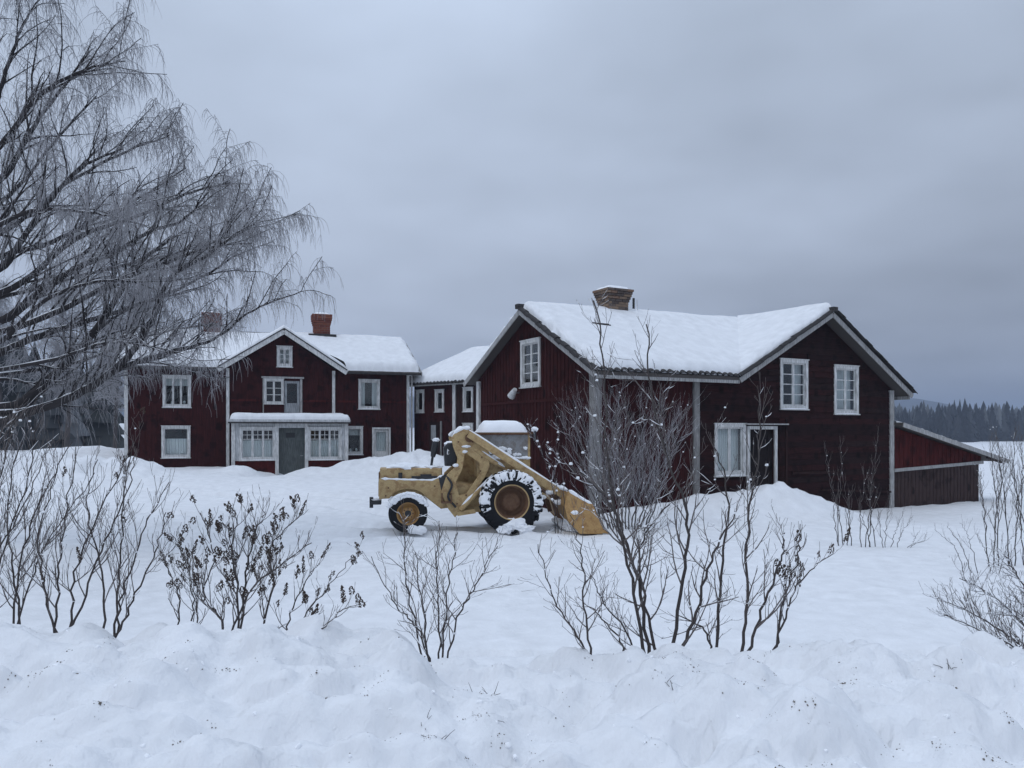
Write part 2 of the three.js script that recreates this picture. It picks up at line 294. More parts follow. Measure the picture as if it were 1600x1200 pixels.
// window in a wall opening: casing, sash bars, panes, curtain; s0..s1, y0..y1 are the outside of the casing
function windowUnit(parent, f, s0, s1, y0, y1, o = {}) {
  const c = o.casing ?? .1, trim = o.trim || M.white, a = s0 + c, b = s1 - c, lo = y0 + c, hi = y1 - c;
  const w = place(mesh('window', [box(s0, a, y0, y1, .001, .05), box(b, s1, y0, y1, .001, .05), box(a, b, hi, y1, .001, .052), box(a, b, y0, lo, .001, .052), box(s0 - .03, s1 + .03, y0 - .035, y0 - .001, .001, .085), box(s0 - .025, s1 + .025, y1 + .001, y1 + .03, .001, .075)], trim, parent), f);
  const sash = .045, bars = [], cols = o.cols || 2, rows = o.rows || 3, cw = (b - a) / cols;
  for (let i = 0; i < cols; i++) {
    const l = a + i * cw, r = l + cw; bars.push(box(l + .002, l + sash, lo, hi, -.05, -.004), box(r - sash, r - .002, lo, hi, -.05, -.004), box(l + sash, r - sash, lo, lo + sash, -.05, -.005), box(l + sash, r - sash, hi - sash, hi, -.05, -.005));
    const ys = o.transom ? [lo + sash, lerp(lo, hi, o.transom), hi - sash] : Array.from({ length: rows + 1 }, (_, k) => lerp(lo + sash, hi - sash, k / rows));
    for (let k = 0; k < ys.length - 1; k++) {
      if (k) bars.push(box(l + sash, r - sash, ys[k] - .014, ys[k] + .014, -.042, -.01));
      mesh('pane', box(l + sash - .006, r - sash + .006, ys[k] + (k ? .012 : 0), ys[k + 1] - .012, -.03, -.026), M.glass, w);
      if (o.small && k === ys.length - 2) { const m = (l + r) / 2; bars.push(box(m - .012, m + .012, ys[k] + .014, hi - sash, -.041, -.011), box(l + sash, r - sash, lerp(ys[k], hi - sash, .5) - .012, lerp(ys[k], hi - sash, .5) + .012, -.0405, -.0115)); }
    }
    if (o.split) { const m = (l + r) / 2; bars.push(box(m - .012, m + .012, lo + sash, hi - sash, -.041, -.011)); }
  }
  mesh('sash', bars, trim, w);
  const z = -.24; if (o.curtain === 'full') mesh('curtain', drape(a - .05, b + .05, lo - .05, hi + .05, z), M.curtain, w);
  else if (o.curtain === 'sides') { const k = (b - a) * .3; mesh('curtain', drape(a - .05, a + k, lo - .05, hi + .05, z, 5), M.curtain, w); mesh('curtain', drape(b - k, b + .05, lo - .05, hi + .05, z, 5), M.curtain, w); }
  else if (o.curtain === 'low') mesh('curtain', drape(a - .05, b + .05, lo - .05, lerp(lo, hi, .62), z, 10), M.curtain, w);
  else if (o.curtain === 'top') mesh('curtain', drape(a - .05, b + .05, lerp(lo, hi, .72), hi + .05, z, 10), M.curtain, w);
  if (o.ornament) mesh('windowsill_ornament', [blob(lerp(a, b, o.ornament), lo + .13, -.2, .06, .08, .05, 4), blob(lerp(a, b, o.ornament * .35), lo + .1, -.2, .05, .1, .05, 8)], M.curtain, w);
  if (o.sillSnow !== false) mesh('snow', [blob(lerp(s0, s1, .5), y0 + .005, .062, (s1 - s0) * .46, .018, .028, s0 * 3, .3)], M.snowCap, w);
  return w;
}
const hole = (s0, s1, y0, y1, c = .1) => [s0 + c, s1 - c, y0 + c, y1 - c];
// thick settled snow on a roof plane: A, B along the eave, C, D along the ridge (C above B); round = which edges end freely [eave, B side, ridge, A side]
function snowSlab(A, B, C, D, T, round, nu = 90, nv = 46, seed = 0) {
  const pos = [], idx = [], wA = A.distanceTo(B), wD = D.distanceTo(C), hL = A.distanceTo(D), hR = B.distanceTo(C), R = .26;
  const warp = (t, a, b) => a && b ? .5 - .5 * Math.cos(Math.PI * t) : a ? 1 - Math.cos(t * Math.PI / 2) : b ? Math.sin(t * Math.PI / 2) : t;
  const e = t => { t = clamp(t); return Math.pow(1 - (1 - t) ** 2, .5); };
  for (let j = 0; j <= nv; j++) for (let i = 0; i <= nu; i++) {
    const u = warp(i / nu, round[3], round[1]), v = warp(j / nv, round[0], round[2] > 0);
    const p = A.clone().lerp(B, u).lerp(D.clone().lerp(C, u), v);
    const w = lerp(wA, wD, v), h = lerp(hL, hR, u); let k = 1;
    const jag = .09 * (1 + n2(p.x * 2.1 + seed, p.z * 2.1)) + .03 * (1 + n2(p.x * 7 + seed, p.z * 7));
    if (round[0]) k *= e((v * h - jag * .25) / R); if (round[2] > 0) k *= e((1 - v) * h / R); if (round[3]) k *= e((u * w - jag * .8) / R); if (round[1]) k *= e(((1 - u) * w - jag * .8) / R);
    let y = T * k * (.97 + .11 * n2(p.x * .4 + seed, p.z * .4) + .025 * n2(p.x * 2.3, p.z * 2.3 + seed));
    if (round[2] === 0) y -= .05 * Math.exp(-(1 - v) * h / .18);
    pos.push(p.x, p.y + (k <= 0 ? -.03 : .012) + y, p.z);
  }
  const n = nu + 1; for (let j = 0; j < nv; j++) for (let i = 0; i < nu; i++) { const a = j * n + i; idx.push(a, a + 1, a + n + 1, a, a + n + 1, a + n); }
  const g = new THREE.BufferGeometry(); g.setAttribute('position', new THREE.Float32BufferAttribute(pos, 3)); g.setIndex(idx); g.computeVertexNormals();
  const uv = []; for (let k = 0; k < pos.length; k += 3) uv.push(pos[k], pos[k + 2]); g.setAttribute('uv', new THREE.Float32BufferAttribute(uv, 2)); return g;
}
// pantile: curved clay tile, lying along +z down-slope
const tileGeo = (() => { const t = []; const n = 6; for (let i = 0; i < n; i++) { const f = k => { const a = Math.PI * k / n; return [-.105 * Math.cos(a), .06 * Math.sin(a)]; }, [x0, y0] = f(i), [x1, y1] = f(i + 1); t.push([V(x0, y0, 0), V(x1, y1, 0), V(x1, y1, .36), V(x0, y0, .36)], [V(x0, y0, .36), V(x1, y1, .36), V(x1, y1 - .02, .36), V(x0, y0 - .02, .36)], [V(x0, y0 - .02, .36), V(x1, y1 - .02, .36), V(x1, y1 - .02, 0), V(x0, y0 - .02, 0)]); } return flat(t); })();
function tilesAlong(parent, a, b, step, down, jitterSeed, side) {        // one row of tiles from a to b, each pointing along down
  const r = mulberry(jitterSeed), L = a.distanceTo(b), n = Math.floor(L / step), d = down.clone().normalize(), along = side || b.clone().sub(a).normalize(), up = d.clone().cross(along); if (up.y < 0) up.negate();
  const X = up.clone().cross(d).normalize(), m = new THREE.Matrix4().makeBasis(X, up, d), q = new THREE.Quaternion().setFromRotationMatrix(m);
  for (let i = 0; i <= n; i++) { const t = mesh('roof_tile', tileGeo, M.tileM, parent); t.position.copy(a).lerp(b, i / n).addScaledVector(up, .01 + r() * .025); t.quaternion.copy(q).multiply(new THREE.Quaternion().setFromEuler(new THREE.Euler((r() - .5) * .1, (r() - .5) * .12, (r() - .5) * .1))); }
}
function chimney(parent, x, z, w, dp, y0, y1, mats, flare, courses) { // brick stack with corbelled top, bricks laid one by one
  const ch = mesh('chimney', [box(x - w / 2 + .012, x + w / 2 - .012, y0, y1 - .02, z - dp / 2 + .012, z + dp / 2 - .012)], M.mortar, parent), hC = (y1 - y0) / courses, r = mulberry(Math.round(w * 1000 + y0 * 10));
  const stock = {}; const brickG = (l, d, h) => stock[[l.toFixed(2), d.toFixed(2)]] ||= box(-l / 2, l / 2, -h / 2, h / 2, -d / 2, d / 2);
  for (let c = 0; c < courses; c++) {
    const t = (c + .5) / courses, f = flare(t), W = w + 2 * f, D = dp + 2 * f, y = y0 + hC * (c + .5);
    for (const [len, along, off] of [[W, 0, D], [D, 1, W]]) {
      const n = Math.max(2, Math.round(len / .27)), l = len / n;
      for (const s of [-1, 1]) for (let k = 0; k < n + (c % 2); k++) {
        let a = -len / 2 + l * (k + .5 - (c % 2) * .5), ll = l; if (c % 2 && k === 0) { a = -len / 2 + l * .25; ll = l / 2; } if (c % 2 && k === n) { a = len / 2 - l * .25; ll = l / 2; }
        const b = mesh('brick', brickG(ll - .014, .1, hC - .012), mats[Math.floor(r() * mats.length)], ch), o = s * (off / 2 - .05 + r() * .006);
        b.position.set(x + (along ? o : a), y, z + (along ? a : o)); if (along) b.rotation.y = Math.PI / 2;
      }
    }
  }
  const f = flare(1); mesh('snow', [snowPad(x, y1, z, w + 2 * f - .04, dp + 2 * f - .04, .1)], M.snowCap, ch);
  return ch;
}
function snowPad(x, y, z, w, d, T) { return snowSlab(V(x - w / 2, y, z + d / 2), V(x + w / 2, y, z + d / 2), V(x + w / 2, y, z - d / 2), V(x - w / 2, y, z - d / 2), T, [1, 1, 1, 1], 18, 18, x); }

// ------------------------------------------------------------------ the red house beside the loader
{
  const H = thing('farmhouse', 'long dark red farmhouse with snowy roof and two gables, stone chimney, behind the loader', 'house', [2.265, 0, -20.56], THREE.MathUtils.degToRad(28));
  const fr = FR(0, 0, 0, 0), gl = FR(0, 0, 0, -Math.PI / 2), bk = FR(12.12, 0, -7.33, Math.PI), rt = FR(12.12, 0, 0, Math.PI / 2);
  const W1 = [6.8, 8.02, 3.06, 4.6], W2 = [9.23, 10.4, 2.93, 4.5], LW = [4.13, 5.36, 1.05, 2.58], G = [-4.18, -2.97, 3.74, 5.18], DR = [5.44, 6.66, -.4, 2.5];
  wall(H, 'front_wall', fr, [[0, -.7], [3.44, -.7], [3.44, 4.03], [0, 4.03]], [], M.red, { batten: .21 });
  wall(H, 'front_wall', fr, [[3.445, -.7], [12.12, -.7], [12.12, 3.79], [8.64, 5.99], [5.16, 4.04], [3.445, 4.03]], [hole(...W1), hole(...W2), hole(...LW), [5.52, 6.56, -.35, 2.41]], M.redH);
  wall(H, 'gable_wall', gl, [[-7.33, -.7], [0, -.7], [0, 4.02], [-3.665, 5.99], [-7.33, 4.17]], [hole(...G)], M.red, { batten: .2 });
  wall(H, 'back_wall', bk, [[0, -.7], [12.12, -.7], [12.12, 4.1], [7, 4.1], [3.48, 5.9], [0, 3.79]], [], M.red);
  wall(H, 'side_wall', rt, [[.16, -.7], [7.17, -.7], [7.17, 3.78], [.16, 3.78]], [], M.red);
  mesh('floor', box(.17, 11.95, -.5, -.35, -7.16, -.17), M.inside, H); mesh('upper_floor', box(.17, 11.95, 2.66, 2.8, -7.16, -.17), M.inside, H);
  mesh('partition', box(3.4, 3.5, -.34, 2.65, -7.15, -.18), M.inside, H);
  windowUnit(H, fr, ...W1, { curtain: 'sides', rows: 4 }); windowUnit(H, fr, ...W2, { curtain: 'full', rows: 4 }); windowUnit(H, fr, ...LW, { curtain: 'full', rows: 1 }); windowUnit(H, gl, ...G, { rows: 4, sillSnow: false });
  // horizontal planks on the weathered right part
  {
    const r = mulberry(5), mats = [M.redH, M.redH.clone(), M.redH.clone(), M.redH.clone()]; mats[1].color = lin(.028, .012, .0122); mats[2].color = lin(.044, .014, .0138); mats[3].color = lin(.034, .0165, .016);
    const top = x => x < 5.16 ? 4.03 : x < 8.64 ? 6.0 - (8.64 - x) * .56 : 5.99 - (x - 8.64) * .632;
    for (let y = -.55; y < 5.8; y += .185) {
      const h = .18, yt = y + h; let x0 = 3.56, x1 = 12.1;
      while (top(x0) < yt + .02 && x0 < 8.6) x0 += .05; while (top(x1) < yt + .02 && x1 > 8.7) x1 -= .05; if (x1 - x0 < .3) break;
       let sp = [[x0, x1]];
      for (const [a, b, c, d] of [W1, W2, [DR[0] - .15, DR[1] + .1, DR[2], 2.64], LW]) if (yt > c - .03 && y < d + .03) sp = sp.flatMap(([u, v]) => b < u || a > v ? [[u, v]] : [[u, a - .01], [b + .01, v]].filter(q => q[1] - q[0] > .05));
      for (const [a, b] of sp) { const cut = b - a > 3 && r() > .4 ? [[a, lerp(a, b, .3 + r() * .4)]] : [[a, b]]; if (cut[0][1] < b) cut.push([cut[0][1] + .008, b]);
        for (const [u, v] of cut) { const o = r() * .008, k = (r() - .5) * .01; mesh('plank', flat([[V(u, y, .036 + o), V(v, y + k, .036 + o), V(v, yt + k, .02 + o), V(u, yt, .02 + o)], [V(u, y, .002), V(v, y + k, .002), V(v, y + k, .036 + o), V(u, y, .036 + o)], [V(u, yt, .02 + o), V(v, yt + k, .02 + o), V(v, yt + k, .002), V(u, yt, .002)], [V(u, y, .002), V(u, y, .036 + o), V(u, yt, .02 + o), V(u, yt, .002)], [V(v, y + k, .036 + o), V(v, y + k, .002), V(v, yt + k, .002), V(v, yt + k, .02 + o)]]), mats[Math.floor(r() * 4)], H); } }
    }
    mesh('cover_board', box(7.02, 7.11, -.5, 2.75, .03, .055), M.brown, H);
    mesh('ledger_board', beam(V(8.6, .49, .07), V(12.0, .3, .07), .04, .07, V(0, 0, 1)), M.brown, H); mesh('ledger_board', beam(V(7.3, 1.06, .065), V(9.2, 1.04, .065), .03, .09, V(0, 0, 1)), M.brown, H);
    mesh('belt_board', box(-.045, -.024, 3.24, 3.33, -7.0, -.25), M.red, H);
  }
  // corner posts and the cover board over the log joint
  for (const [x, w, y1, m] of [[-.09, .2, 3.95, M.postGrey], [3.33, .2, 4.0, M.postGrey], [11.97, .2, 3.75, M.trimGrey]]) mesh('corner_post', box(x, x + w, -.6, y1, .002, .075), m, H);
  mesh('corner_post', box(-.09, -.002, -.6, 3.97, -.22, .001), M.postGrey, H); mesh('corner_post', box(-.085, -.002, -.6, 4.1, -7.35, -7.15), M.white, H);
  // door beside the lower window
  const door = mesh('door', [box(5.53, 6.55, -.34, 2.4, -.12, -.07), box(5.62, 5.72, -.3, 2.35, -.069, -.055), box(6.36, 6.46, -.3, 2.35, -.069, -.055), box(5.73, 6.35, 1.0, 1.12, -.069, -.056)], M.doorDark, H);
  mesh('frame', [box(5.42, 5.52, -.4, 2.42, .002, .06), box(6.56, 6.66, -.4, 2.42, .002, .06), box(5.42, 6.66, 2.421, 2.52, .002, .062)], M.white, door); mesh('handle', box(5.76, 5.88, .98, 1.01, -.069, -.03), M.steel, door);
  mesh('canopy_board', box(5.3, 7.0, 2.56, 2.6, .002, .2), M.trimGrey, H);
  // roof
  const e1 = V(-.35, 3.95, .45), e2 = V(4.71, 3.95, .45), r1 = V(-.35, 6.14, -3.665), rm = V(8.64, 6.25, -3.665), rf = V(8.64, 6.14, .45), rb = V(8.64, 6.14, -7.78), b1 = V(-.35, 4.1, -7.78), b2 = V(4.71, 4.1, -7.78), c1 = V(12.57, 3.65, .45), c2 = V(12.57, 3.65, -7.78);
  const roof = mesh('roof', [slab([e1, e2, rm, r1], .1), slab([b2, b1, r1, rm], .1), slab([e2, rf, rm], .1), slab([rm, rb, b2], .1), slab([c1, c2, rb, rf], .1)], M.deck, H);
  const UP = (p, k = .05) => V(p.x, p.y + k, p.z);
  for (const [a, b, c, d, t, ro] of [[e1, e2, rm, r1, .24, [1, 0, 0, 1]], [b2, b1, r1, rm, .24, [1, 1, 0, 0]], [c1, c2, rb, rf, .17, [1, 1, 0, 1]]]) mesh('snow', snowSlab(UP(a), UP(b), UP(c), UP(d), t, ro, 110, 60, 3), M.snow, roof);
  mesh('snow', snowSlab(UP(e2), UP(rf), UP(rm), UP(e2), .24, [1, 0, -1, 0], 80, 60, 3), M.snow, roof);
  mesh('snow', snowSlab(UP(rb), UP(b2), UP(b2), UP(rm), .24, [1, 0, 0, 0], 40, 30, 3), M.snow, roof);
  const sx = V(1, 0, 0), sz = V(0, 0, 1), dn = (p, k) => V(p.x, p.y - k, p.z);
  for (const [a, b, s] of [[e1, r1, sx], [b1, r1, sx], [e2, rf, sz], [c1, rf, sz], [c2, rb, sz], [b2, rb, sz]]) {
    const o = s === sx ? V(-.02, 0, 0) : V(0, 0, a.z > 0 ? .02 : -.02); mesh('bargeboard', beam(dn(a, .1).add(o), dn(b, .1).add(o), .035, .15, s), M.trimGrey, H);
  }
  mesh('fascia', box(-.3, 4.72, 3.76, 3.86, .4, .44), M.trimGrey, H); mesh('fascia', box(12.5, 12.54, 3.44, 3.55, -7.7, .4), M.trimGrey, H);
  const dF = V(0, 3.95 - 6.14, .45 + 3.665), dC = V(e2.x - rf.x, e2.y - rf.y, 0), dR = V(c1.x - rf.x, c1.y - rf.y, 0);
  tilesAlong(H, V(-.3, 4.11, .18), V(4.6, 4.11, .18), .22, dF, 1);
  tilesAlong(H, V(-.36, 4.1, .14), V(-.36, 6.1, -3.6), .3, dF, 2, sx); tilesAlong(H, V(4.98, 4.12, .5), V(8.55, 6.1, .5), .3, dC, 3, sz); tilesAlong(H, V(8.75, 6.1, .5), V(12.36, 3.8, .5), .3, dR, 4, sz);
  tilesAlong(H, V(12.28, 3.86, .3), V(12.28, 3.86, -7.6), .22, dR, 6);
  mesh('ridge_tile', beam(V(8.64, 6.2, .58), V(8.64, 6.2, .1), .2, .14), M.tileM, H); mesh('ridge_tile', beam(V(-.46, 6.2, -3.665), V(-.05, 6.2, -3.665), .2, .14), M.tileM, H);
  chimney(H, 3.15, -3.665, .78, .62, 5.75, 7.0, M.brick2, t => t > .62 ? .14 * (t - .62) / .38 : 0, 15);
  mesh('chimney_flashing', box(2.7, 3.6, 5.6, 6.0, -4.05, -3.28), M.tileM, H);
  const vp = new THREE.CylinderGeometry(.04, .04, .55, 8); vp.translate(4.05, 6.55, -3.75); mesh('vent_pipe', vp, M.blackM, H);
  mesh('roof_hatch', [box(1.28, 1.85, 5.28, 5.62, -2.3, -2.05), beam(V(1.25, 5.6, -2.04), V(1.88, 5.56, -2.02), .05, .05)], M.tileM, H);
  // flood lamp under the gable window, not lit
  const lamp = mesh('yard_lamp', [box(-.24, -.02, 3.56, 3.6, -4.33, -4.29)], M.steel, H); const hd = new THREE.CylinderGeometry(.07, .13, .34, 10); hd.rotateX(.9); hd.translate(-.28, 3.57, -4.22); mesh('lamp_head', hd, M.white, lamp);
}
// lean-to shed on the right end
{
  const S = thing('lean_to_shed', 'low red lean-to shed with sloping roof at the end of the farmhouse', 'shed', [2.265, 0, -20.56], THREE.MathUtils.degToRad(28));
  const fr = FR(0, 0, 0, 0);
  wall(S, 'front_wall', fr, [[12.2, 1.0], [17.25, 1.17], [17.25, 1.42], [12.2, 2.5]], [], M.redBright, { batten: .24 });
  wall(S, 'lower_wall', FR(0, 0, -.05, 0), [[12.2, -.9], [17.2, -.9], [17.2, 1.15], [12.2, .98]], [], M.brownGrey, { batten: .2 });
  wall(S, 'end_wall', FR(17.25, 0, 0, Math.PI / 2), [[.17, -.9], [5.5, -.9], [5.5, 1.4], [.17, 1.4]], [], M.brown); wall(S, 'back_wall', FR(17.25, 0, -5.5, Math.PI), [[.17, -.9], [5, -.9], [5, 2.4], [.17, 1.4]], [], M.brown);
  mesh('beam', beam(V(12.2, 1.02, .04), V(17.3, 1.2, .04), .07, .11, V(0, 0, 1)), M.trimGrey, S);
  const a = V(12.16, 2.66, .4), b = V(18.3, 1.3, .4), c = V(18.3, 1.3, -5.9), d = V(12.16, 2.66, -5.9);
  const roof = mesh('roof', slab([a, b, c, d], .09), M.deck, S); mesh('snow', snowSlab(V(18.2, 1.33, .3), V(18.2, 1.33, -5.9), V(12.17, 2.67, -5.9), V(12.17, 2.67, .3), .1, [1, 1, 0, 1], 60, 60, 9), M.snow, roof);
  mesh('bargeboard', beam(V(12.16, 2.58, .42), V(18.3, 1.22, .42), .035, .15, V(0, 0, 1)), M.trimGrey, S);
  for (let i = 0; i < 7; i++) mesh('rafter_end', beam(V(17.3, 1.4, .2 - i * .9), V(18.2, 1.2, .2 - i * .9), .07, .1), M.brown, S);
}
// ------------------------------------------------------------------ the two storey red house across the yard
const LH = [-5.2, 0, -39], LR = THREE.MathUtils.degToRad(20);
{
  const H = thing('two_storey_house', 'two storey dark red wooden house with central front gable and two brick chimneys', 'house', LH, LR);
  const fr = FR(0, 0, 0, 0), WS = [[-11.45, -10.25, 3.45, 4.9], [-11.5, -10.28, 1.13, 2.58], [-6.46, -5.74, 5.44, 6.42], [-2.58, -1.52, 3.45, 4.91], [-3.2, -2.36, 1.19, 2.57]], BW = [-7.04, -6.14, 3.66, 4.84];
  wall(H, 'front_wall', fr, [[-13, -.5], [0, -.5], [0, 5.36], [-3.76, 5.38], [-6.15, 7.0], [-8.63, 5.38], [-13, 5.36]], [...WS.map(w => hole(...w)), hole(...BW, .07), [-6.12, -5.38, 3.0, 4.78], [-1.8, -1.08, .5, 2.42], [-6.4, -5.4, .2, 2.4]], M.red, { batten: .24 });
  for (const [f, p] of [[FR(0, 0, 0, Math.PI / 2), [[.17, -.5], [6.6, -.5], [6.6, 5.3], [3.3, 7.0], [.17, 5.4]]], [FR(-13, 0, 0, -Math.PI / 2), [[-6.6, -.5], [-.17, -.5], [-.17, 5.4], [-3.3, 7.0], [-6.6, 5.3]]], [FR(0, 0, -6.6, Math.PI), [[.17, -.5], [12.83, -.5], [12.83, 5.3], [.17, 5.3]]]]) wall(H, 'side_wall', f, p, [], M.red);
  mesh('floor', box(-12.8, -.18, -.2, 0, -6.4, -.18), M.inside, H); mesh('upper_floor', box(-12.8, -.18, 2.75, 2.95, -6.4, -.18), M.inside, H); mesh('partition', box(-8.6, -8.5, 0, 5, -6.4, -.18), M.inside, H);
  windowUnit(H, fr, ...WS[0], { cols: 3, rows: 1, curtain: 'top', ornament: .8 }); windowUnit(H, fr, ...WS[1], { cols: 1, rows: 1, curtain: 'low', ornament: .75 });
  windowUnit(H, fr, ...WS[2], { cols: 2, rows: 3, casing: .12, curtain: 'full' }); windowUnit(H, fr, ...WS[3], { cols: 1, rows: 1, curtain: 'sides' }); windowUnit(H, fr, ...WS[4], { cols: 1, rows: 1, ornament: .7, curtain: 'top' });
  windowUnit(H, fr, ...BW, { cols: 2, rows: 3, casing: .07, sillSnow: false });
  const bd = mesh('balcony_door', [box(-6.11, -5.99, 3.02, 4.77, -.1, -.04), box(-5.51, -5.39, 3.02, 4.77, -.1, -.04), box(-5.99, -5.51, 3.02, 3.7, -.1, -.045), box(-5.99, -5.51, 4.65, 4.77, -.1, -.045)], M.doorPale, H);
  mesh('pane', box(-5.99, -5.51, 3.7, 4.65, -.075, -.07), M.glass, bd); mesh('frame', [box(-7.1, -7.05, 3.0, 4.86, .03, .055), box(-5.38, -5.28, 3.0, 4.86, .002, .05), box(-7.16, -5.2, 4.88, 4.96, .002, .09)], M.trimGrey, bd);
  const dr = mesh('side_door', [box(-1.79, -1.69, .5, 2.41, -.1, -.04), box(-1.19, -1.09, .5, 2.41, -.1, -.04), box(-1.69, -1.19, .5, 1.35, -.1, -.045), box(-1.69, -1.19, 2.3, 2.41, -.1, -.045)], M.white, H);
  mesh('pane', box(-1.69, -1.19, 1.35, 2.3, -.075, -.07), M.glass, dr); mesh('curtain', drape(-1.75, -1.13, 1.3, 2.35, -.2, 6), M.curtain, dr); mesh('frame', [box(-1.9, -1.8, .5, 2.43, .002, .05), box(-1.08, -.98, .5, 2.43, .002, .05), box(-1.9, -.98, 2.431, 2.53, .002, .052)], M.white, dr);
  for (const [x, y1] of [[-13.02, 5.3], [-8.73, 5.3], [-3.86, 5.3], [-.16, 5.3]]) mesh('corner_post', box(x, x + .14, -.4, y1, .002, .07), M.white, H);
  mesh('downpipe', box(.04, .12, -.3, 5.2, .08, .16), M.trimGrey, H);
  for (const [a, b] of [[-8.5, -7.2], [-5.2, -3.9], [-3.6, -2.7], [-1.4, -.2]]) mesh('belt_board', box(a, b, 3.76, 3.86, .024, .05), M.redBright, H);
  const y0 = 5.3, yr = 7.2, z0 = .5, zr = -3.3, E = (x, z = z0, y = y0) => V(x, y, z), cx = -6.15, R = x => V(x, yr, zr), gf = V(cx, yr, z0), vl = E(-9.1), vr = E(-3.2), L0 = E(-13.45), R0 = E(.5), B0 = E(-13.45, -7.1), B1 = E(.5, -7.1);
  const roof = mesh('roof', [slab([L0, vl, R(cx), R(-13.45)], .1), slab([vr, R0, R(.5), R(cx)], .1), slab([B1, B0, R(-13.45), R(.5)], .1), slab([vl, gf, R(cx)], .1), slab([gf, vr, R(cx)], .1)], M.deck, H);
  const U = p => V(p.x, p.y + .03, p.z);
  mesh('snow', snowSlab(U(L0), U(vl), U(R(cx)), U(R(-13.45)), .26, [1, 0, 0, 1], 60, 40, 5), M.snow, roof); mesh('snow', snowSlab(U(vr), U(R0), U(R(.5)), U(R(cx)), .34, [1, 1, 0, 0], 70, 50, 6), M.snow, roof);
  mesh('snow', snowSlab(U(B1), U(B0), U(R(-13.45)), U(R(.5)), .26, [1, 1, 0, 1], 60, 30, 7), M.snow, roof);
  mesh('snow', snowSlab(U(vl), U(gf), U(R(cx)), U(vl), .2, [1, 0, -1, 0], 50, 40, 5), M.snow, roof); mesh('snow', snowSlab(U(gf), U(vr), U(vr), U(R(cx)), .2, [1, 0, -1, 0], 50, 40, 5), M.snow, roof);
  const dn = (p, k, z = .02) => V(p.x, p.y - k, p.z + z);
  for (const [a, b] of [[vl, gf], [vr, gf]]) { mesh('bargeboard', beam(dn(a, .11), dn(b, .11), .035, .24, V(0, 0, 1)), M.white, H); mesh('rake_trim', beam(dn(a, -.02, .03), dn(b, -.02, .03), .06, .05, V(0, 0, 1)), M.tileM, H); }
  for (const x of [-13.47, .52]) for (const z of [z0, -7.1]) mesh('bargeboard', beam(V(x, y0 - .11, z), V(x, yr - .11, zr), .035, .2, V(1, 0, 0)), M.trimGrey, H);
  mesh('gutter', box(-13.4, -9.1, 5.15, 5.23, .46, .54), M.tileM, H); mesh('gutter', box(-3.2, .48, 5.15, 5.23, .46, .54), M.tileM, H);
  chimney(H, -4.02, zr, .82, .7, 6.9, 8.5, M.brick, t => t > .6 ? .1 * Math.min(1, (t - .6) / .25) : t < .15 ? .1 : 0, 14); mesh('chimney_flashing', box(-4.72, -3.3, 6.8, 7.44, zr - .5, zr + .5), M.tileM, H);
  chimney(H, -9.43, zr, .8, .65, 6.9, 8.3, M.brick, t => t > .6 ? .08 : 0, 14);
}
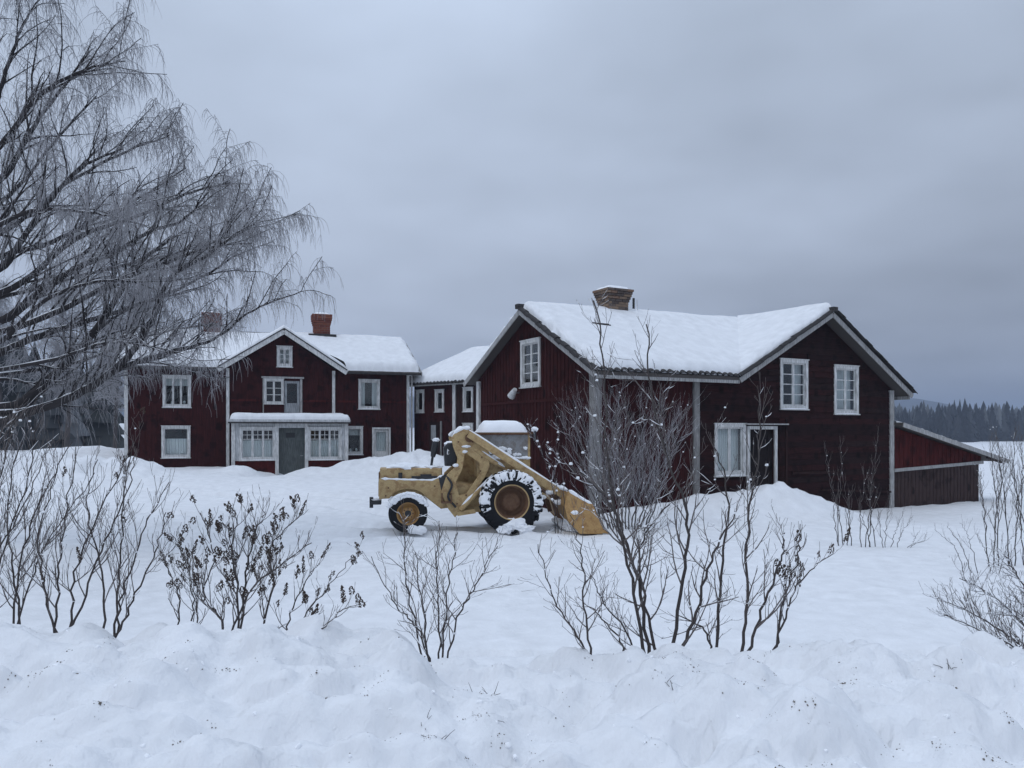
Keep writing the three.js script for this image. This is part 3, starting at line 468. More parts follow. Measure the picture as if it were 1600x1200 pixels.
// glazed porch in front of it
{
  const P = thing('glazed_porch', 'white glazed porch with snow covered flat roof and grey front door under the gable', 'porch', LH, LR);
  const z = 2, f = FR(0, 0, z, 0), A = [-8.16, -6.6, 1.05, 2.52], B = [-5.2, -3.66, 1.03, 2.52], base = .1;
  wall(P, 'skirt', f, [[-8.4, base], [-6.55, base], [-6.55, 1.02], [-8.4, 1.02]], [], M.redBright, { batten: .14, thick: .1 }); wall(P, 'skirt', f, [[-5.26, base], [-3.45, base], [-3.45, 1.0], [-5.26, 1.0]], [], M.redBright, { batten: .14, thick: .1 });
  wall(P, 'window_wall', f, [[-8.4, 1.021], [-6.55, 1.021], [-6.55, 2.76], [-8.4, 2.76]], [hole(...A)], M.porchGrey, { thick: .1 }); wall(P, 'window_wall', f, [[-5.26, 1.001], [-3.45, 1.001], [-3.45, 2.76], [-5.26, 2.76]], [hole(...B)], M.porchGrey, { thick: .1 });
  wall(P, 'lintel', f, [[-6.549, 2.5], [-5.261, 2.5], [-5.261, 2.76], [-6.549, 2.76]], [], M.porchGrey, { thick: .1 });
  const o = { cols: 3, transom: .66, small: true, curtain: 'low' }; windowUnit(P, f, ...A, o); windowUnit(P, f, ...B, o);
  const side = FR(-8.4, 0, 0, -Math.PI / 2); wall(P, 'side_wall', side, [[.02, base], [1.89, base], [1.89, 2.76], [.02, 2.76]], [hole(.3, 1.75, 1.03, 2.52)], M.porchGrey, { thick: .1 }); windowUnit(P, side, .3, 1.75, 1.03, 2.52, o);
  const side2 = FR(-3.45, 0, 0, Math.PI / 2); wall(P, 'side_wall', side2, [[-1.89, base], [-.02, base], [-.02, 2.76], [-1.89, 2.76]], [hole(-1.75, -.3, 1.03, 2.52)], M.porchGrey, { thick: .1 }); windowUnit(P, side2, -1.75, -.3, 1.03, 2.52, o);
  for (const x of [-8.5, -6.63, -5.33, -3.52]) mesh('post', box(x, x + .15, base - .1, 2.75, z + .003, z + .07), M.white, P);
  const d = mesh('front_door', [box(-6.54, -5.27, .2, 2.49, z - .35, z - .3)], M.doorGrey, P); mesh('door_window', box(-6.15, -5.75, 2.05, 2.28, z - .3, z - .29), M.blackM, d); mesh('handle', box(-5.5, -5.38, 1.2, 1.23, z - .3, z - .25), M.steel, d);
  mesh('reveal', [box(-6.56, -6.54, .1, 2.49, z - .34, z), box(-5.27, -5.25, .1, 2.49, z - .34, z)], M.porchGrey, P);
  mesh('step', box(-6.6, -5.2, -.1, .19, z - .3, z + .35), M.deck, P);
  const roof = mesh('roof', box(-8.62, -3.3, 2.77, 2.88, .08, z + .28), M.porchGrey, P); mesh('snow', snowSlab(V(-8.6, 2.87, z + .26), V(-3.25, 2.87, z + .26), V(-3.25, 2.95, .09), V(-8.6, 2.95, .09), .27, [1, 1, 0, 1], 70, 40, 8), M.snow, roof);
  mesh('cornice', box(-8.64, -3.28, 2.7, 2.768, z + .075, z + .3), M.tileM, P);
}
// ------------------------------------------------------------------ low wing that closes the yard between the houses
{
  const T = THREE.MathUtils.degToRad(-40), H = thing('connecting_wing', 'dark red wing with narrow windows and snowy hipped roof between the two houses', 'house', [-4.9, 0, -39.6], T);
  const fr = FR(0, 0, 0, 0), W = [[-.05, .55, 3.3, 4.45], [1.35, 1.98, 3.32, 4.42], [3.32, 3.98, 3.3, 4.46], [3.3, 3.98, 1.5, 2.72]];
  wall(H, 'front_wall', fr, [[-.2, -.4], [2.74, -.4], [2.74, 4.72], [-.2, 4.72]], [hole(...W[0]), hole(...W[1])], M.red, { batten: .22 });
  wall(H, 'front_wall', FR(0, 0, .02, 0), [[2.75, -.4], [7.4, -.4], [7.4, 4.72], [2.75, 4.72]], [hole(...W[2]), hole(...W[3])], M.brown, { batten: .22 });
  for (const [f, a, b] of [[FR(-.2, 0, 0, -Math.PI / 2), -6, -.17], [FR(7.4, 0, 0, Math.PI / 2), .17, 6], [FR(7.4, 0, -6, Math.PI), .17, 7.43]]) wall(H, 'side_wall', f, [[a, -.4], [b, -.4], [b, 4.7], [a, 4.7]], [], M.red);
  mesh('floor', box(-.03, 7.2, .2, .4, -5.8, -.18), M.inside, H);
  W.forEach((w, i) => windowUnit(H, i > 1 ? FR(0, 0, .02, 0) : fr, ...w, { cols: 1, rows: 1, trim: M.white, casing: .11, sillSnow: i > 1 }));
  mesh('corner_post', box(2.64, 2.84, -.3, 4.65, .045, .1), M.white, H);
  const d = mesh('door', [box(.95, 1.75, .6, 2.8, .024, .06)], M.brown, H); mesh('pane', box(1.1, 1.45, 1.9, 2.65, .061, .065), M.doorPale, d); mesh('frame', box(1.752, 1.85, .6, 2.85, .024, .07), M.postGrey, d);
  const a = V(-.45, 4.78, .4), b = V(7.8, 4.78, .4), c = V(7.8, 6.6, -3), e = V(1.2, 6.6, -3), f = V(-.45, 4.78, -6.4), g = V(7.8, 4.78, -6.4);
  const roof = mesh('roof', [slab([a, b, c, e], .1), slab([f, a, e], .1), slab([g, f, e, c], .1)], M.deck, H);
  const U = p => V(p.x, p.y + .03, p.z); mesh('snow', snowSlab(U(a), U(b), U(c), U(e), .26, [1, 0, 0, 0], 60, 40, 2), M.snow, roof); mesh('snow', snowSlab(U(f), U(a), U(e), U(e), .26, [1, 0, 0, 0], 40, 30, 2), M.snow, roof); mesh('snow', snowSlab(U(g), U(f), U(e), U(c), .26, [1, 0, 0, 0], 40, 30, 2), M.snow, roof);
  mesh('fascia', box(-.43, 7.78, 4.62, 4.7, .34, .38), M.trimGrey, H); tilesAlong(H, V(-.3, 4.84, .2), V(4.6, 4.84, .2), .24, V(0, -1.8, 3.4), 12);
}

// ------------------------------------------------------------------ the wheel loader (x forward, z towards the road)
{
  const gy = .14, L = thing('wheel_loader', 'old yellow wheel loader half covered in snow with its bucket on the ground', 'loader', [-.14, gy, -18], THREE.MathUtils.degToRad(8));
  const T = (px, py) => [(px - 800) * .0147 + .08, (HOR - py) * .0147 + 2.26];
  const R = mulberry(77);
  const ridge = (pts, w, h, seed, parent) => { const tb = new Tubes(), P = []; for (let i = 0; i < pts.length - 1; i++) for (let k = 0; k < 7; k++) P.push(pts[i].clone().lerp(pts[i + 1], k / 7)); P.push(pts[pts.length - 1].clone());
    tb.add(P, P.map((p, i) => w * (i === 0 || i === P.length - 1 ? .25 : clamp(.75 + .55 * n3(p.x * 5, p.y * 5, p.z * 5 + seed), .25, 1.3))), 8, h / w); return tb.build('snow', M.snowCap, parent); };
  // ---- wheels
  function wheel(x, z, r, w, rim, lugs, side, snow) {
    const g = new THREE.Group(); g.name = 'wheel'; g.position.set(x, r - .03, z); L.add(g);
    const prof = [[rim, -w * .36], [rim + .02, -w * .45], [lerp(rim, r, .55), -w * .5], [r - .07, -w * .47], [r - .03, -w * .38], [r - .02, 0], [r - .03, w * .38], [r - .07, w * .47], [lerp(rim, r, .55), w * .5], [rim + .02, w * .45], [rim, w * .36]].map(p => new THREE.Vector2(p[0], p[1]));
    const t = new THREE.LatheGeometry(prof, 56); t.rotateX(Math.PI / 2); mesh('tyre', t, M.tyre, g);
    const rp = [[.0, .02], [rim * .28, .02], [rim * .3, .05], [rim * .55, .03], [rim * .62, -.05], [rim * .86, -.06], [rim * .9, w * .3], [rim + .025, w * .42], [rim + .025, w * .3], [rim * .95, -w * .3]].map(p => new THREE.Vector2(Math.max(p[0], .001), p[1] * (lugs ? -1 : 1) * (lugs ? -1 : 1)));
    const rg = new THREE.LatheGeometry(rp, 40); rg.rotateX(Math.PI / 2); if (side < 0) rg.rotateY(Math.PI); mesh('rim', rg, lugs ? M.rustM : M.ochre, g);
    const bolts = []; for (let k = 0; k < 8; k++) { const c = new THREE.CylinderGeometry(.018, .018, .03, 6); c.rotateX(Math.PI / 2); const a = k / 8 * 6.283; c.translate(rim * .42 * Math.cos(a), rim * .42 * Math.sin(a), side * .055); bolts.push(c); } mesh('wheel_bolts', bolts, M.rustM, g);
    if (lugs) {
      const lg = extr([[-.035, 0], [.035, 0], [.028, .06], [-.028, .06]], 0, w * .56), ring = new THREE.TorusGeometry(rim + .02, .022, 8, 40); ring.translate(0, 0, side * w * .4); mesh('rim_ring', ring, M.yellow, g);
      const n = 20, list = [];
      for (let k = 0; k < n; k++) for (const s of [-1, 1]) {
        const m = mesh('tread_lug', lg, M.tyre, g), a = (k + (s > 0 ? .5 : 0)) / n * 6.283; m.rotation.order = 'ZYX'; m.rotation.set(0, s * .45 + (s < 0 ? Math.PI : 0), a); m.position.set(-Math.sin(a) * (r - .045), Math.cos(a) * (r - .045), 0);
        const sl = mesh('tread_lug', lug2 ||= extr([[-.03, 0], [.03, 0], [.022, .15], [-.022, .15]], 0, .05), M.tyre, g); sl.position.set(-Math.sin(a) * (r - .17), Math.cos(a) * (r - .17), s * w * .46 - (s > 0 ? .012 : .038)); sl.rotation.z = a;
      }
      if (snow) {                                                 // snow packed over the tread and between the lugs
        const NA = 170, NC = 9, pos = [], idx = [];
        for (let i = 0; i <= NA; i++) for (let c = 0; c <= NC; c++) {
          const a = lerp(-2.0, 1.9, i / NA), t = c / NC, fade = Math.min(1, Math.cos(a) * 1.6 + .9), lug = Math.abs(((a / 6.283 * n - (side > 0 ? .5 : 0)) % 1 + 1.5) % 1 - .5) * 2, nz = n3(a * 7 + z * 3, t * 2.2, 1) * .6 + n3(a * 19, t * 4, z) * .4;
          const zz = t < .5 ? lerp(-.2, .47, t / .5) * w * side : lerp(.47, .505, Math.min(1, (t - .5) * 4)) * w * side, rr0 = t < .5 ? r - .02 : lerp(r - .025, r - .2, (t - .5) / .5);
          const grow = clamp(fade * .55 + nz * .95 + .45 * n3(a * 2.1, t * 1.2, z + 4) - (t > .5 ? (t - .5) * 1.15 : 0) + (lug - .5) * .28, -1, 1), h = grow > 0 ? .012 + .045 * Math.min(grow, .8) : -.03;
          const rr = t < .6 ? rr0 + h : rr0, zo = zz + (t >= .5 ? side * h * .75 : 0); pos.push(-Math.sin(a) * rr, Math.cos(a) * rr, zo);
          if (i < NA && c < NC) { const q = i * (NC + 1) + c; idx.push(q, q + 1, q + NC + 2, q, q + NC + 2, q + NC + 1); }
        }
        const sg = new THREE.BufferGeometry(); sg.setAttribute('position', new THREE.Float32BufferAttribute(pos, 3)); sg.setIndex(idx); sg.computeVertexNormals(); mesh('snow', boxUV(sg), M.snowCap, g);
      }
      mesh('snow', [blob(.06, -rim - .12, side * w * .4, .27, .14, .1, 3, .4), blob(-.16, -rim - .22, side * w * .46, .18, .11, .1, 5, .4), blob(.28, -rim - .22, side * w * .46, .2, .11, .1, 6, .4)], M.snowCap, g);
    } else if (snow) {
      const list = []; for (let a = -1.15; a < 1.2; a += .09) list.push(blob(-Math.sin(a) * (r - .015), Math.cos(a) * (r - .015), side * .02, .07, .035 + .015 * R(), w * .5, a * 9, .25));
      for (let a = -.9; a < 1; a += .12) list.push(blob(-Math.sin(a) * (r - .06), Math.cos(a) * (r - .06), side * w * .49, .06, .03, .02, a * 5, .4));
      list.push(blob(.1, -r * .75, side * w * .5, .12, .1, .06, 4), blob(.25, -r * .8, side * w * .5, .16, .1, .06, 7)); mesh('snow', list, M.snowCap, g);
    }
  }
  let lug2;
  wheel(0, .84, .69, .38, .37, true, 1, true); wheel(0, -.84, .69, .38, .37, true, -1, true);
  wheel(-2.28, .72, .45, .26, .25, false, 1, true); wheel(-2.28, -.72, .45, .26, .25, false, -1, true);
  const ax = new THREE.CylinderGeometry(.09, .09, 1.5, 10); ax.rotateX(Math.PI / 2); const ax2 = ax.clone(); ax.translate(0, .66, 0); ax2.translate(-2.28, .42, 0); mesh('axle', ax, M.blackM, L); mesh('axle', ax2, M.blackM, L);
  // ---- frame and engine hood
  mesh('frame', [extr([T(596, 772), T(690, 772), T(712, 800), T(800, 795), T(835, 785), T(835, 760), T(740, 758), T(690, 752), T(596, 752)], -.38, .38, .02)], M.yellow, L);
  const side = []; for (let k = 0; k <= 10; k++) { const a = Math.PI * k / 10; side.push([-2.28 - .53 * Math.cos(a), .45 + .5 * Math.sin(a)]); }
  const hoodM = mesh('side_panel', [extr([T(597, 776), T(597, 747), T(640, 749), T(676, 750), T(694, 744), T(700, 765), T(706, 790), T(690, 792), ...side.slice().reverse().filter(p => p[1] > .62)], .39, .45, .015)], M.yellow, L);
  mesh('side_panel', [extr([T(597, 776), T(597, 747), T(640, 749), T(676, 750), T(694, 744), T(700, 765), T(706, 790), T(690, 792), ...side.slice().reverse().filter(p => p[1] > .62)], -.45, -.39, .015)], M.yellow, L);
  ridge([V(...T(599, 746), .42), V(...T(640, 748), .42), V(...T(676, 749), .42), V(...T(694, 742), .42)], .05, .035, 3, hoodM);
  const hood = mesh('engine_hood', [extr([T(599, 746), T(599, 733), T(640, 732), T(690, 733), T(690, 746)], -.33, .33, .03)], M.yellow, L);
  mesh('grille', [box(...[T(597, 0)[0] - .03, T(597, 0)[0]], .78, 1.3, -.3, .3)], M.rustM, hood); mesh('engine_block', [box(-2.2, -1.62, 1.05, 1.22, .32, .37), box(-2.0, -1.75, 1.08, 1.26, .33, .39)], M.blackM, hood);
  mesh('snow', [snowSlab(V(-2.88, 1.35, .33), V(-1.5, 1.35, .33), V(-1.5, 1.35, -.33), V(-2.88, 1.35, -.33), .09, [1, 1, 1, 1], 40, 20, 4), blob(-2.35, 1.42, .1, .36, .1, .24, 3), blob(-1.75, 1.4, .1, .25, .06, .2, 6)], M.snowCap, hood);
  mesh('filler_cap', [(() => { const c = new THREE.CylinderGeometry(.045, .045, .16, 10); c.translate(-2.45, 1.22, .37); return c; })()], M.blackM, hood);
  const ex = new Tubes(); ex.add([V(...T(675, 733), .1), V(...T(678, 712), .1)], { a: .03, b: .03 }, 10); ex.add([V(...T(678, 714), .1), V(...T(680, 705), .1), V(...T(683, 690), .1)], [.05, .075, .075], 12); const pipe = ex.build('exhaust_pipe', M.blackM, L); mesh('snow', [blob(...T(683, 687.5), .1, .085, .05, .085, 5)], M.snowCap, pipe);
  const hitch = mesh('tow_hitch', [box(-3.12, -2.88, .58, .66, -.1, .3), box(-3.14, -3.06, .5, .74, .1, .2)], M.blackM, L); mesh('snow', [blob(-3.0, .68, .15, .12, .03, .08, 2)], M.snowCap, hitch);
  // ---- tower plates, lift arms, cylinders
  const plate = [[706, 684], [712, 676], [722, 671], [734, 671], [744, 680], [762, 702], [764, 728], [757, 744], [726, 787], [711, 805], [701, 792], [690, 768], [699, 741], [713, 728], [716, 716], [709, 698]].map(p => T(...p));
  for (const s of [1, -1]) { const t = mesh('tower_plate', [extr(plate, s > 0 ? .47 : -.53, s > 0 ? .53 : -.47, .012, s > 0 ? [[726, 706], [748, 722], [750, 738], [728, 770], [717, 772], [712, 752], [722, 732]].map(p => T(...p)) : null)], M.yellow, L); ridge([V(...T(706, 682), s * .5), V(...T(713, 674), s * .5), V(...T(724, 669), s * .5), V(...T(735, 669), s * .5)], .055, .05, s, t);
    if (s > 0) { mesh('pivot_boss', [(() => { const c = new THREE.CylinderGeometry(.1, .1, .06, 14); c.rotateX(Math.PI / 2); c.translate(...T(733, 684), .57); return c; })()], M.rustM, t); mesh('snow', [blob(...T(726, 705), .53, .06, .035, .04, 2), blob(...T(712, 726), .53, .07, .04, .05, 5), blob(...T(728, 697), .55, .1, .03, .04, 7)], M.snowCap, t); } }
  mesh('engine_gap', [extr([T(686, 745), T(700, 738), T(706, 752), T(704, 786), T(694, 782)], .455, .468)], M.blackM, L);
  { const hs = new Tubes(); hs.add(smooth([V(...T(698, 742), .5), V(...T(706, 756), .58), V(...T(700, 774), .58), V(...T(712, 790), .56)], 12), { a: .026, b: .026 }, 8); hs.build('hydraulic_hose', M.blackM, L); }
  mesh('step', [box(...[T(690, 0)[0], T(706, 0)[0]], .62, .66, .46, .62), box(T(690, 0)[0], T(690, 0)[0] + .03, .62, .85, .58, .61), box(T(706, 0)[0] - .03, T(706, 0)[0], .62, .85, .58, .61)], M.rustM, L);
  for (const [px, py] of [[716, 690], [738, 690], [752, 714], [750, 735], [728, 772], [714, 785], [703, 770], [610, 760], [680, 758], [606, 772]]) { const c = new THREE.CylinderGeometry(.02, .02, .02, 6); c.rotateX(Math.PI / 2); c.translate(...T(px, py), px > 690 ? .54 : .455); mesh('bolt', c, M.rustM, L); }
  mesh('cross_tube', [(() => { const c = new THREE.CylinderGeometry(.07, .07, 1.1, 12); c.rotateX(Math.PI / 2); c.translate(...T(733, 684), 0); return c; })()], M.yellow, L);
  const cowl = mesh('seat_back', [extr([T(699, 726), T(697, 700), T(702, 694), T(714, 693), T(713, 726)], -.2, .25, .03)], M.blackM, L); mesh('snow', [blob(...T(705, 694), .02, .13, .07, .2, 3), blob(...T(702, 705), .12, .07, .14, .14, 4)], M.snowCap, cowl);
  for (const s of [1, -1]) {
    const z = s * .62, a = V(...T(731, 678), z), b = V(...T(822, 737), z), c = V(...T(912, 793), z), arm = mesh('lift_arm', [beam(a, b, .08, .15, V(0, 0, 1)), beam(b.clone().add(V(-.03, .012, 0)), c, .082, .17, V(0, 0, 1))], M.yellow, L);
    ridge([a.clone().add(V(.02, .09, 0)), b.clone().add(V(.02, .09, 0)), c.clone().add(V(0, .1, 0))], .05, .045, s * 4, arm);
    const tb = new Tubes(), d = V(...T(740, 700), s * .5), e = V(...T(800, 741), s * .5); tb.add([d, d.clone().lerp(e, .6)], { a: .06, b: .06 }, 10); tb.add([d.clone().lerp(e, .58), e], { a: .03, b: .03 }, 8); tb.add([e, V(...T(868, 785), s * .5)], { a: .035, b: .035 }, 8); const cy = tb.build('tilt_cylinder', M.yellow, L); ridge([d.clone().add(V(.02, .05, 0)), d.clone().lerp(e, .8).add(V(0, .05, 0))], .05, .035, 8, cy);
    const lc = new Tubes(), f = V(...T(719, 794), s * .6), g = V(...T(768, 744), s * .6); lc.add([f, f.clone().lerp(g, .65)], { a: .055, b: .055 }, 10); lc.add([f.clone().lerp(g, .63), g], { a: .028, b: .028 }, 8); const lcy = lc.build('lift_cylinder', M.yellow, L); ridge([f.clone().add(V(0, .05, 0)), g.clone().add(V(0, .05, 0))], .045, .035, 2, lcy);
    mesh('lower_bracket', [beam(V(...T(714, 800), s * .56), V(...T(742, 796), s * .56), .08, .1, V(0, 0, 1))], M.yellow, L);
  }
  // ---- cab over the front axle
  const [x0, yb] = T(746, 745), [x1, yt] = T(829, 679), cz = .4;
  const cab = mesh('cab', [box(x0, x0 + .05, yb, yt, -cz, cz), box(x1 - .05, x1, yb, yt, -cz, -cz + .05), box(x1 - .05, x1, yb, yt, cz - .05, cz), box(x0 + .05, x1 - .05, yb, yb + .42, cz - .04, cz), box(x0 + .05, x1 - .05, yb, yb + .42, -cz, -cz + .04), box(x1 - .05, x1 - .002, yb, yb + .42, -cz + .05, cz - .05)], M.yellow, L);
  mesh('side_pane', box(x0 + .05, x1 - .05, yb + .425, yt - .01, cz - .03, cz - .015), M.cabGlass, cab); mesh('side_pane', box(x0 + .05, x1 - .05, yb + .425, yt - .01, -cz + .015, -cz + .03), M.cabGlass, cab); mesh('windscreen', box(x1 - .035, x1 - .02, yb + .425, yt - .01, -cz + .06, cz - .06), M.cabGlass, cab);
  mesh('cab_roof', box(x0 - .06, x1 + .08, yt + .001, yt + .05, -cz - .06, cz + .06), M.rustM, cab);
  { const list = [snowSlab(V(x0 - .05, yt + .045, cz + .05), V(x1 + .02, yt + .045, cz + .05), V(x1 + .02, yt + .045, -cz - .05), V(x0 - .05, yt + .045, -cz - .05), .26, [1, 1, 1, 1], 40, 30, 6)]; for (let k = 0; k < 26; k++) list.push(blob(lerp(x0 + .08, x1 - .1, R()), yb + .45 + R() * R() * .4, cz - .005, .03 + .05 * R(), .02 + .03 * R(), .018, k, .5)); for (let k = 0; k < 9; k++) list.push(blob(lerp(x0 + .3, x1 - .05, k / 8), yb + .43, cz, .07, .03, .03, k + 40, .4)); mesh('snow', list, M.snowCap, cab); }
  const mir = new Tubes(); mir.add([V(x1, yt - .02, cz), V(x1 + .1, yt + .02, cz + .16)], { a: .015, b: .015 }, 6); const mr = mir.build('mirror_arm', M.blackM, L); mesh('mirror', [box(x1 + .06, x1 + .1, yt - .14, yt + .08, cz + .1, cz + .24)], M.blackM, mr); mesh('snow', [blob(x1 + .08, yt + .12, cz + .16, .08, .06, .08, 9)], M.snowCap, mr);
  // ---- bucket
  const B = (px, py) => [(px - 800) * .0142 + .05, (HOR - py) * .0142 + 2.25];
  const bk = [[883, 768], [880, 790], [886, 812], [902, 829], [946, 834]].map(p => B(...p)); const shell = [];
  for (let i = 0; i < bk.length - 1; i++) shell.push(beam(V(...bk[i], 0), V(...bk[i + 1], 0), 2.3, .035, V(0, 0, 1)));
  const bucket = mesh('bucket', shell, M.ochre, L); for (const s of [1, -1]) mesh('side_plate', [extr([[883, 767], [906, 781], [922, 788], [947, 834], [902, 833], [884, 813], [878, 790]].map(p => B(...p)), s > 0 ? 1.15 : -1.19, s > 0 ? 1.19 : -1.15, .008)], M.ochre, bucket);
  mesh('cutting_edge', [beam(V(...B(938, 834), 0), V(...B(952, 836), 0), 2.4, .04, V(0, 0, 1))], M.steel, bucket);
  ridge([V(...B(883, 765), -1.1), V(...B(883, 765), 1.1)], .07, .06, 5, bucket); ridge([V(...B(884, 765), 1.17), V(...B(906, 779), 1.17), V(...B(921, 787), 1.17)], .045, .04, 6, bucket);
  mesh('snow', [blob(...B(906, 824), 0, .38, .2, 1.05, 5, .3), blob(...B(893, 800), 1.16, .1, .06, .06, 3), blob(...B(896, 778), .7, .12, .07, .2, 2)], M.snowCap, bucket);
  mesh('bucket_linkage', [beam(V(...T(866, 778), .45), V(...B(884, 778), .45), .06, .12, V(0, 0, 1)), beam(V(...T(862, 772), .45), V(...T(872, 806), .45), .06, .1, V(0, 0, 1)), beam(V(...T(872, 806), .45), V(...B(890, 815), .45), .06, .09, V(0, 0, 1)), beam(V(...T(862, 772), -.45), V(...T(872, 806), -.45), .06, .1, V(0, 0, 1)), beam(V(...T(850, 770), .3), V(...T(850, 770), -.3), .1, .1, V(1, 0, 0))], M.rustM, L);
  mesh('snow', [blob(...T(858, 768), .62, .1, .06, .06, 11), blob(...T(872, 784), .6, .12, .06, .07, 12), blob(...T(846, 776), .58, .1, .05, .06, 13), blob(...T(884, 800), .7, .08, .05, .08, 14)], M.snowCap, L);
}
console.log('buildings done');
//PLANTS
// ------------------------------------------------------------------ far background: hills, woods, small sheds
{
  const ridgeLine = (dist, h, seed, x0, x1, n) => { const p = [], idx = []; for (let i = 0; i <= n; i++) { const x = lerp(x0, x1, i / n), y = h * (.6 + .55 * fbm2(x / dist * 2.2 + seed, seed, 4)); p.push(x, -6, -dist, x, y * .55, -dist - dist * .12, x, y, -dist * 1.3); if (i < n) for (let k = 0; k < 2; k++) { const a = i * 3 + k; idx.push(a, a + 3, a + 4, a, a + 4, a + 1); } }
    const g = new THREE.BufferGeometry(); g.setAttribute('position', new THREE.Float32BufferAttribute(p, 3)); g.setIndex(idx); g.computeVertexNormals(); return boxUV(g); };
  const hillM = std(lin(.10, .115, .125), { map: srgb(noiseTex(256, (x, y) => tile((a, b) => .75 + .5 * fbm2(a * 8, b * 8, 5), x, y), .006)) });
  struct('hills', ridgeLine(1000, 84, 3.3, -1800, 1800, 120), hillM);
  // spruce: stacked skirts of drooping boughs
  const spruceGeo = seed => { const r = mulberry(seed), list = [], n = 8; for (let k = 0; k < n; k++) { const t = k / n, y0 = lerp(.06, .86, t), rad = lerp(.24, .05, t) * (.85 + .3 * r()), c = new THREE.ConeGeometry(rad, .26 * (1 - t * .4), 7, 1, true), p = c.attributes.position; for (let i = 0; i < p.count; i++) if (p.getY(i) < 0) { const f = .7 + .6 * r(); p.setX(i, p.getX(i) * f); p.setZ(i, p.getZ(i) * f); p.setY(i, p.getY(i) - .03 * r()); } c.rotateY(r() * 6); c.translate(0, y0 + .1, 0); list.push(c); } const tr = new THREE.CylinderGeometry(.008, .014, .2, 5); tr.translate(0, .08, 0); list.push(tr); const g = merge(list); g.computeVertexNormals(); return g; };
  const wood = (name, label, geo, mat, n, seed, spot, cols) => {
    const r = mulberry(seed), im = new THREE.InstancedMesh(geo, mat, n), m = new THREE.Matrix4(), q = new THREE.Quaternion(), c = new THREE.Color();
    for (let i = 0; i < n; i++) { const [x, d, h] = spot(r), k = .8 + .5 * r(); q.setFromAxisAngle(V(0, 1, 0), r() * 6.28); m.compose(V(x, yard(x, d) - .2, -d), q, V(h * k * (.4 + .45 * r()), h, h * k * (.4 + .45 * r()))); im.setMatrixAt(i, m); const t = cols(r); c.setRGB(t * .95, t, t * (.98 + .1 * r())); im.setColorAt(i, c); }
    im.name = numbered(name); im.userData = { kind: 'stuff', label, category: 'forest' }; im.castShadow = im.receiveShadow = true; scene.add(im);
  };
  const white = std(lin(1, 1, 1));
  wood('spruce_forest', 'dark spruce forest along the far edge of the snowy field', spruceGeo(3), white, 2600, 4, r => { const x = lerp(20, 420, r()), d = 300 + 90 * r() * r() + 14 * n2(x * .03, 1); return [x, d, lerp(6, 17, Math.pow(r(), 1.4)) + 3 * n2(x * .04, 3)]; }, r => .02 + .035 * r() * r());
  wood('frosted_forest', 'pale frosted trees mixed into the far forest edge', spruceGeo(8), white, 1500, 5, r => { const x = lerp(20, 460, r()), d = 310 + 120 * r(); return [x, d, lerp(10, 18, r())]; }, r => .08 + .09 * r());
  wood('hillside_forest', 'grey frosted woodland on the slope behind the birch', spruceGeo(5), white, 900, 6, r => { const d = 66 + 120 * r(), x = -d * lerp(.53, 1.1, r()); return [x, d, lerp(5, 13, r())]; }, r => .035 + .11 * r() * r());
  const mast = mesh('radio_mast', [beam(V(430, -4, -640), V(430, 58, -640), .9, .9, V(1, 0, 0)), beam(V(430, 30, -640), V(430, 31, -640), 2.2, 2.2, V(1, 0, 0))], M.postGrey, scene); mast.userData = { label: 'thin distant radio mast above the forest', category: 'mast' };
  // outbuildings glimpsed through the birch
  const shed = (label, x, d, w, dp, h, rh, turn) => {
    const y = yard(x, d) - .3, S = thing('outbuilding', label, 'shed', [x, y, -d], turn, 'outbuildings behind the birch'), W = w / 2, D = dp / 2;
    mesh('wall', [box(-W, W, 0, h, -D, D), extr([[-W, h], [W, h], [0, h + rh - .05]], -D, D)], M.brown, S); const r = mesh('roof', [slab([V(-W - .4, h - .15, D + .4), V(0, h + rh, D + .4), V(0, h + rh, -D - .4), V(-W - .4, h - .15, -D - .4)], .12), slab([V(0, h + rh, D + .4), V(W + .4, h - .15, D + .4), V(W + .4, h - .15, -D - .4), V(0, h + rh, -D - .4)], .12)], M.deck, S);
    mesh('snow', snowSlab(V(-W - .4, h - .1, -D - .4), V(-W - .4, h - .1, D + .4), V(0, h + rh + .05, D + .4), V(0, h + rh + .05, -D - .4), .3, [1, 1, 0, 1], 24, 20), M.snowCap, r); mesh('snow', snowSlab(V(W + .4, h - .1, D + .4), V(W + .4, h - .1, -D - .4), V(0, h + rh + .05, -D - .4), V(0, h + rh + .05, D + .4), .3, [1, 1, 0, 1], 24, 20), M.snowCap, r);
    mesh('door', box(-.5, .4, .1, h * .85, D + .005, D + .06), M.postGrey, S);
  };
  shed('brown outbuilding with snowy gable roof seen through the birch branches', -64, 110, 4, 5, 2.4, 1.6, .9); shed('small low shed with snow roof beside the brown outbuilding', -59.5, 101, 3, 3, 1.8, 1, -.9);
}

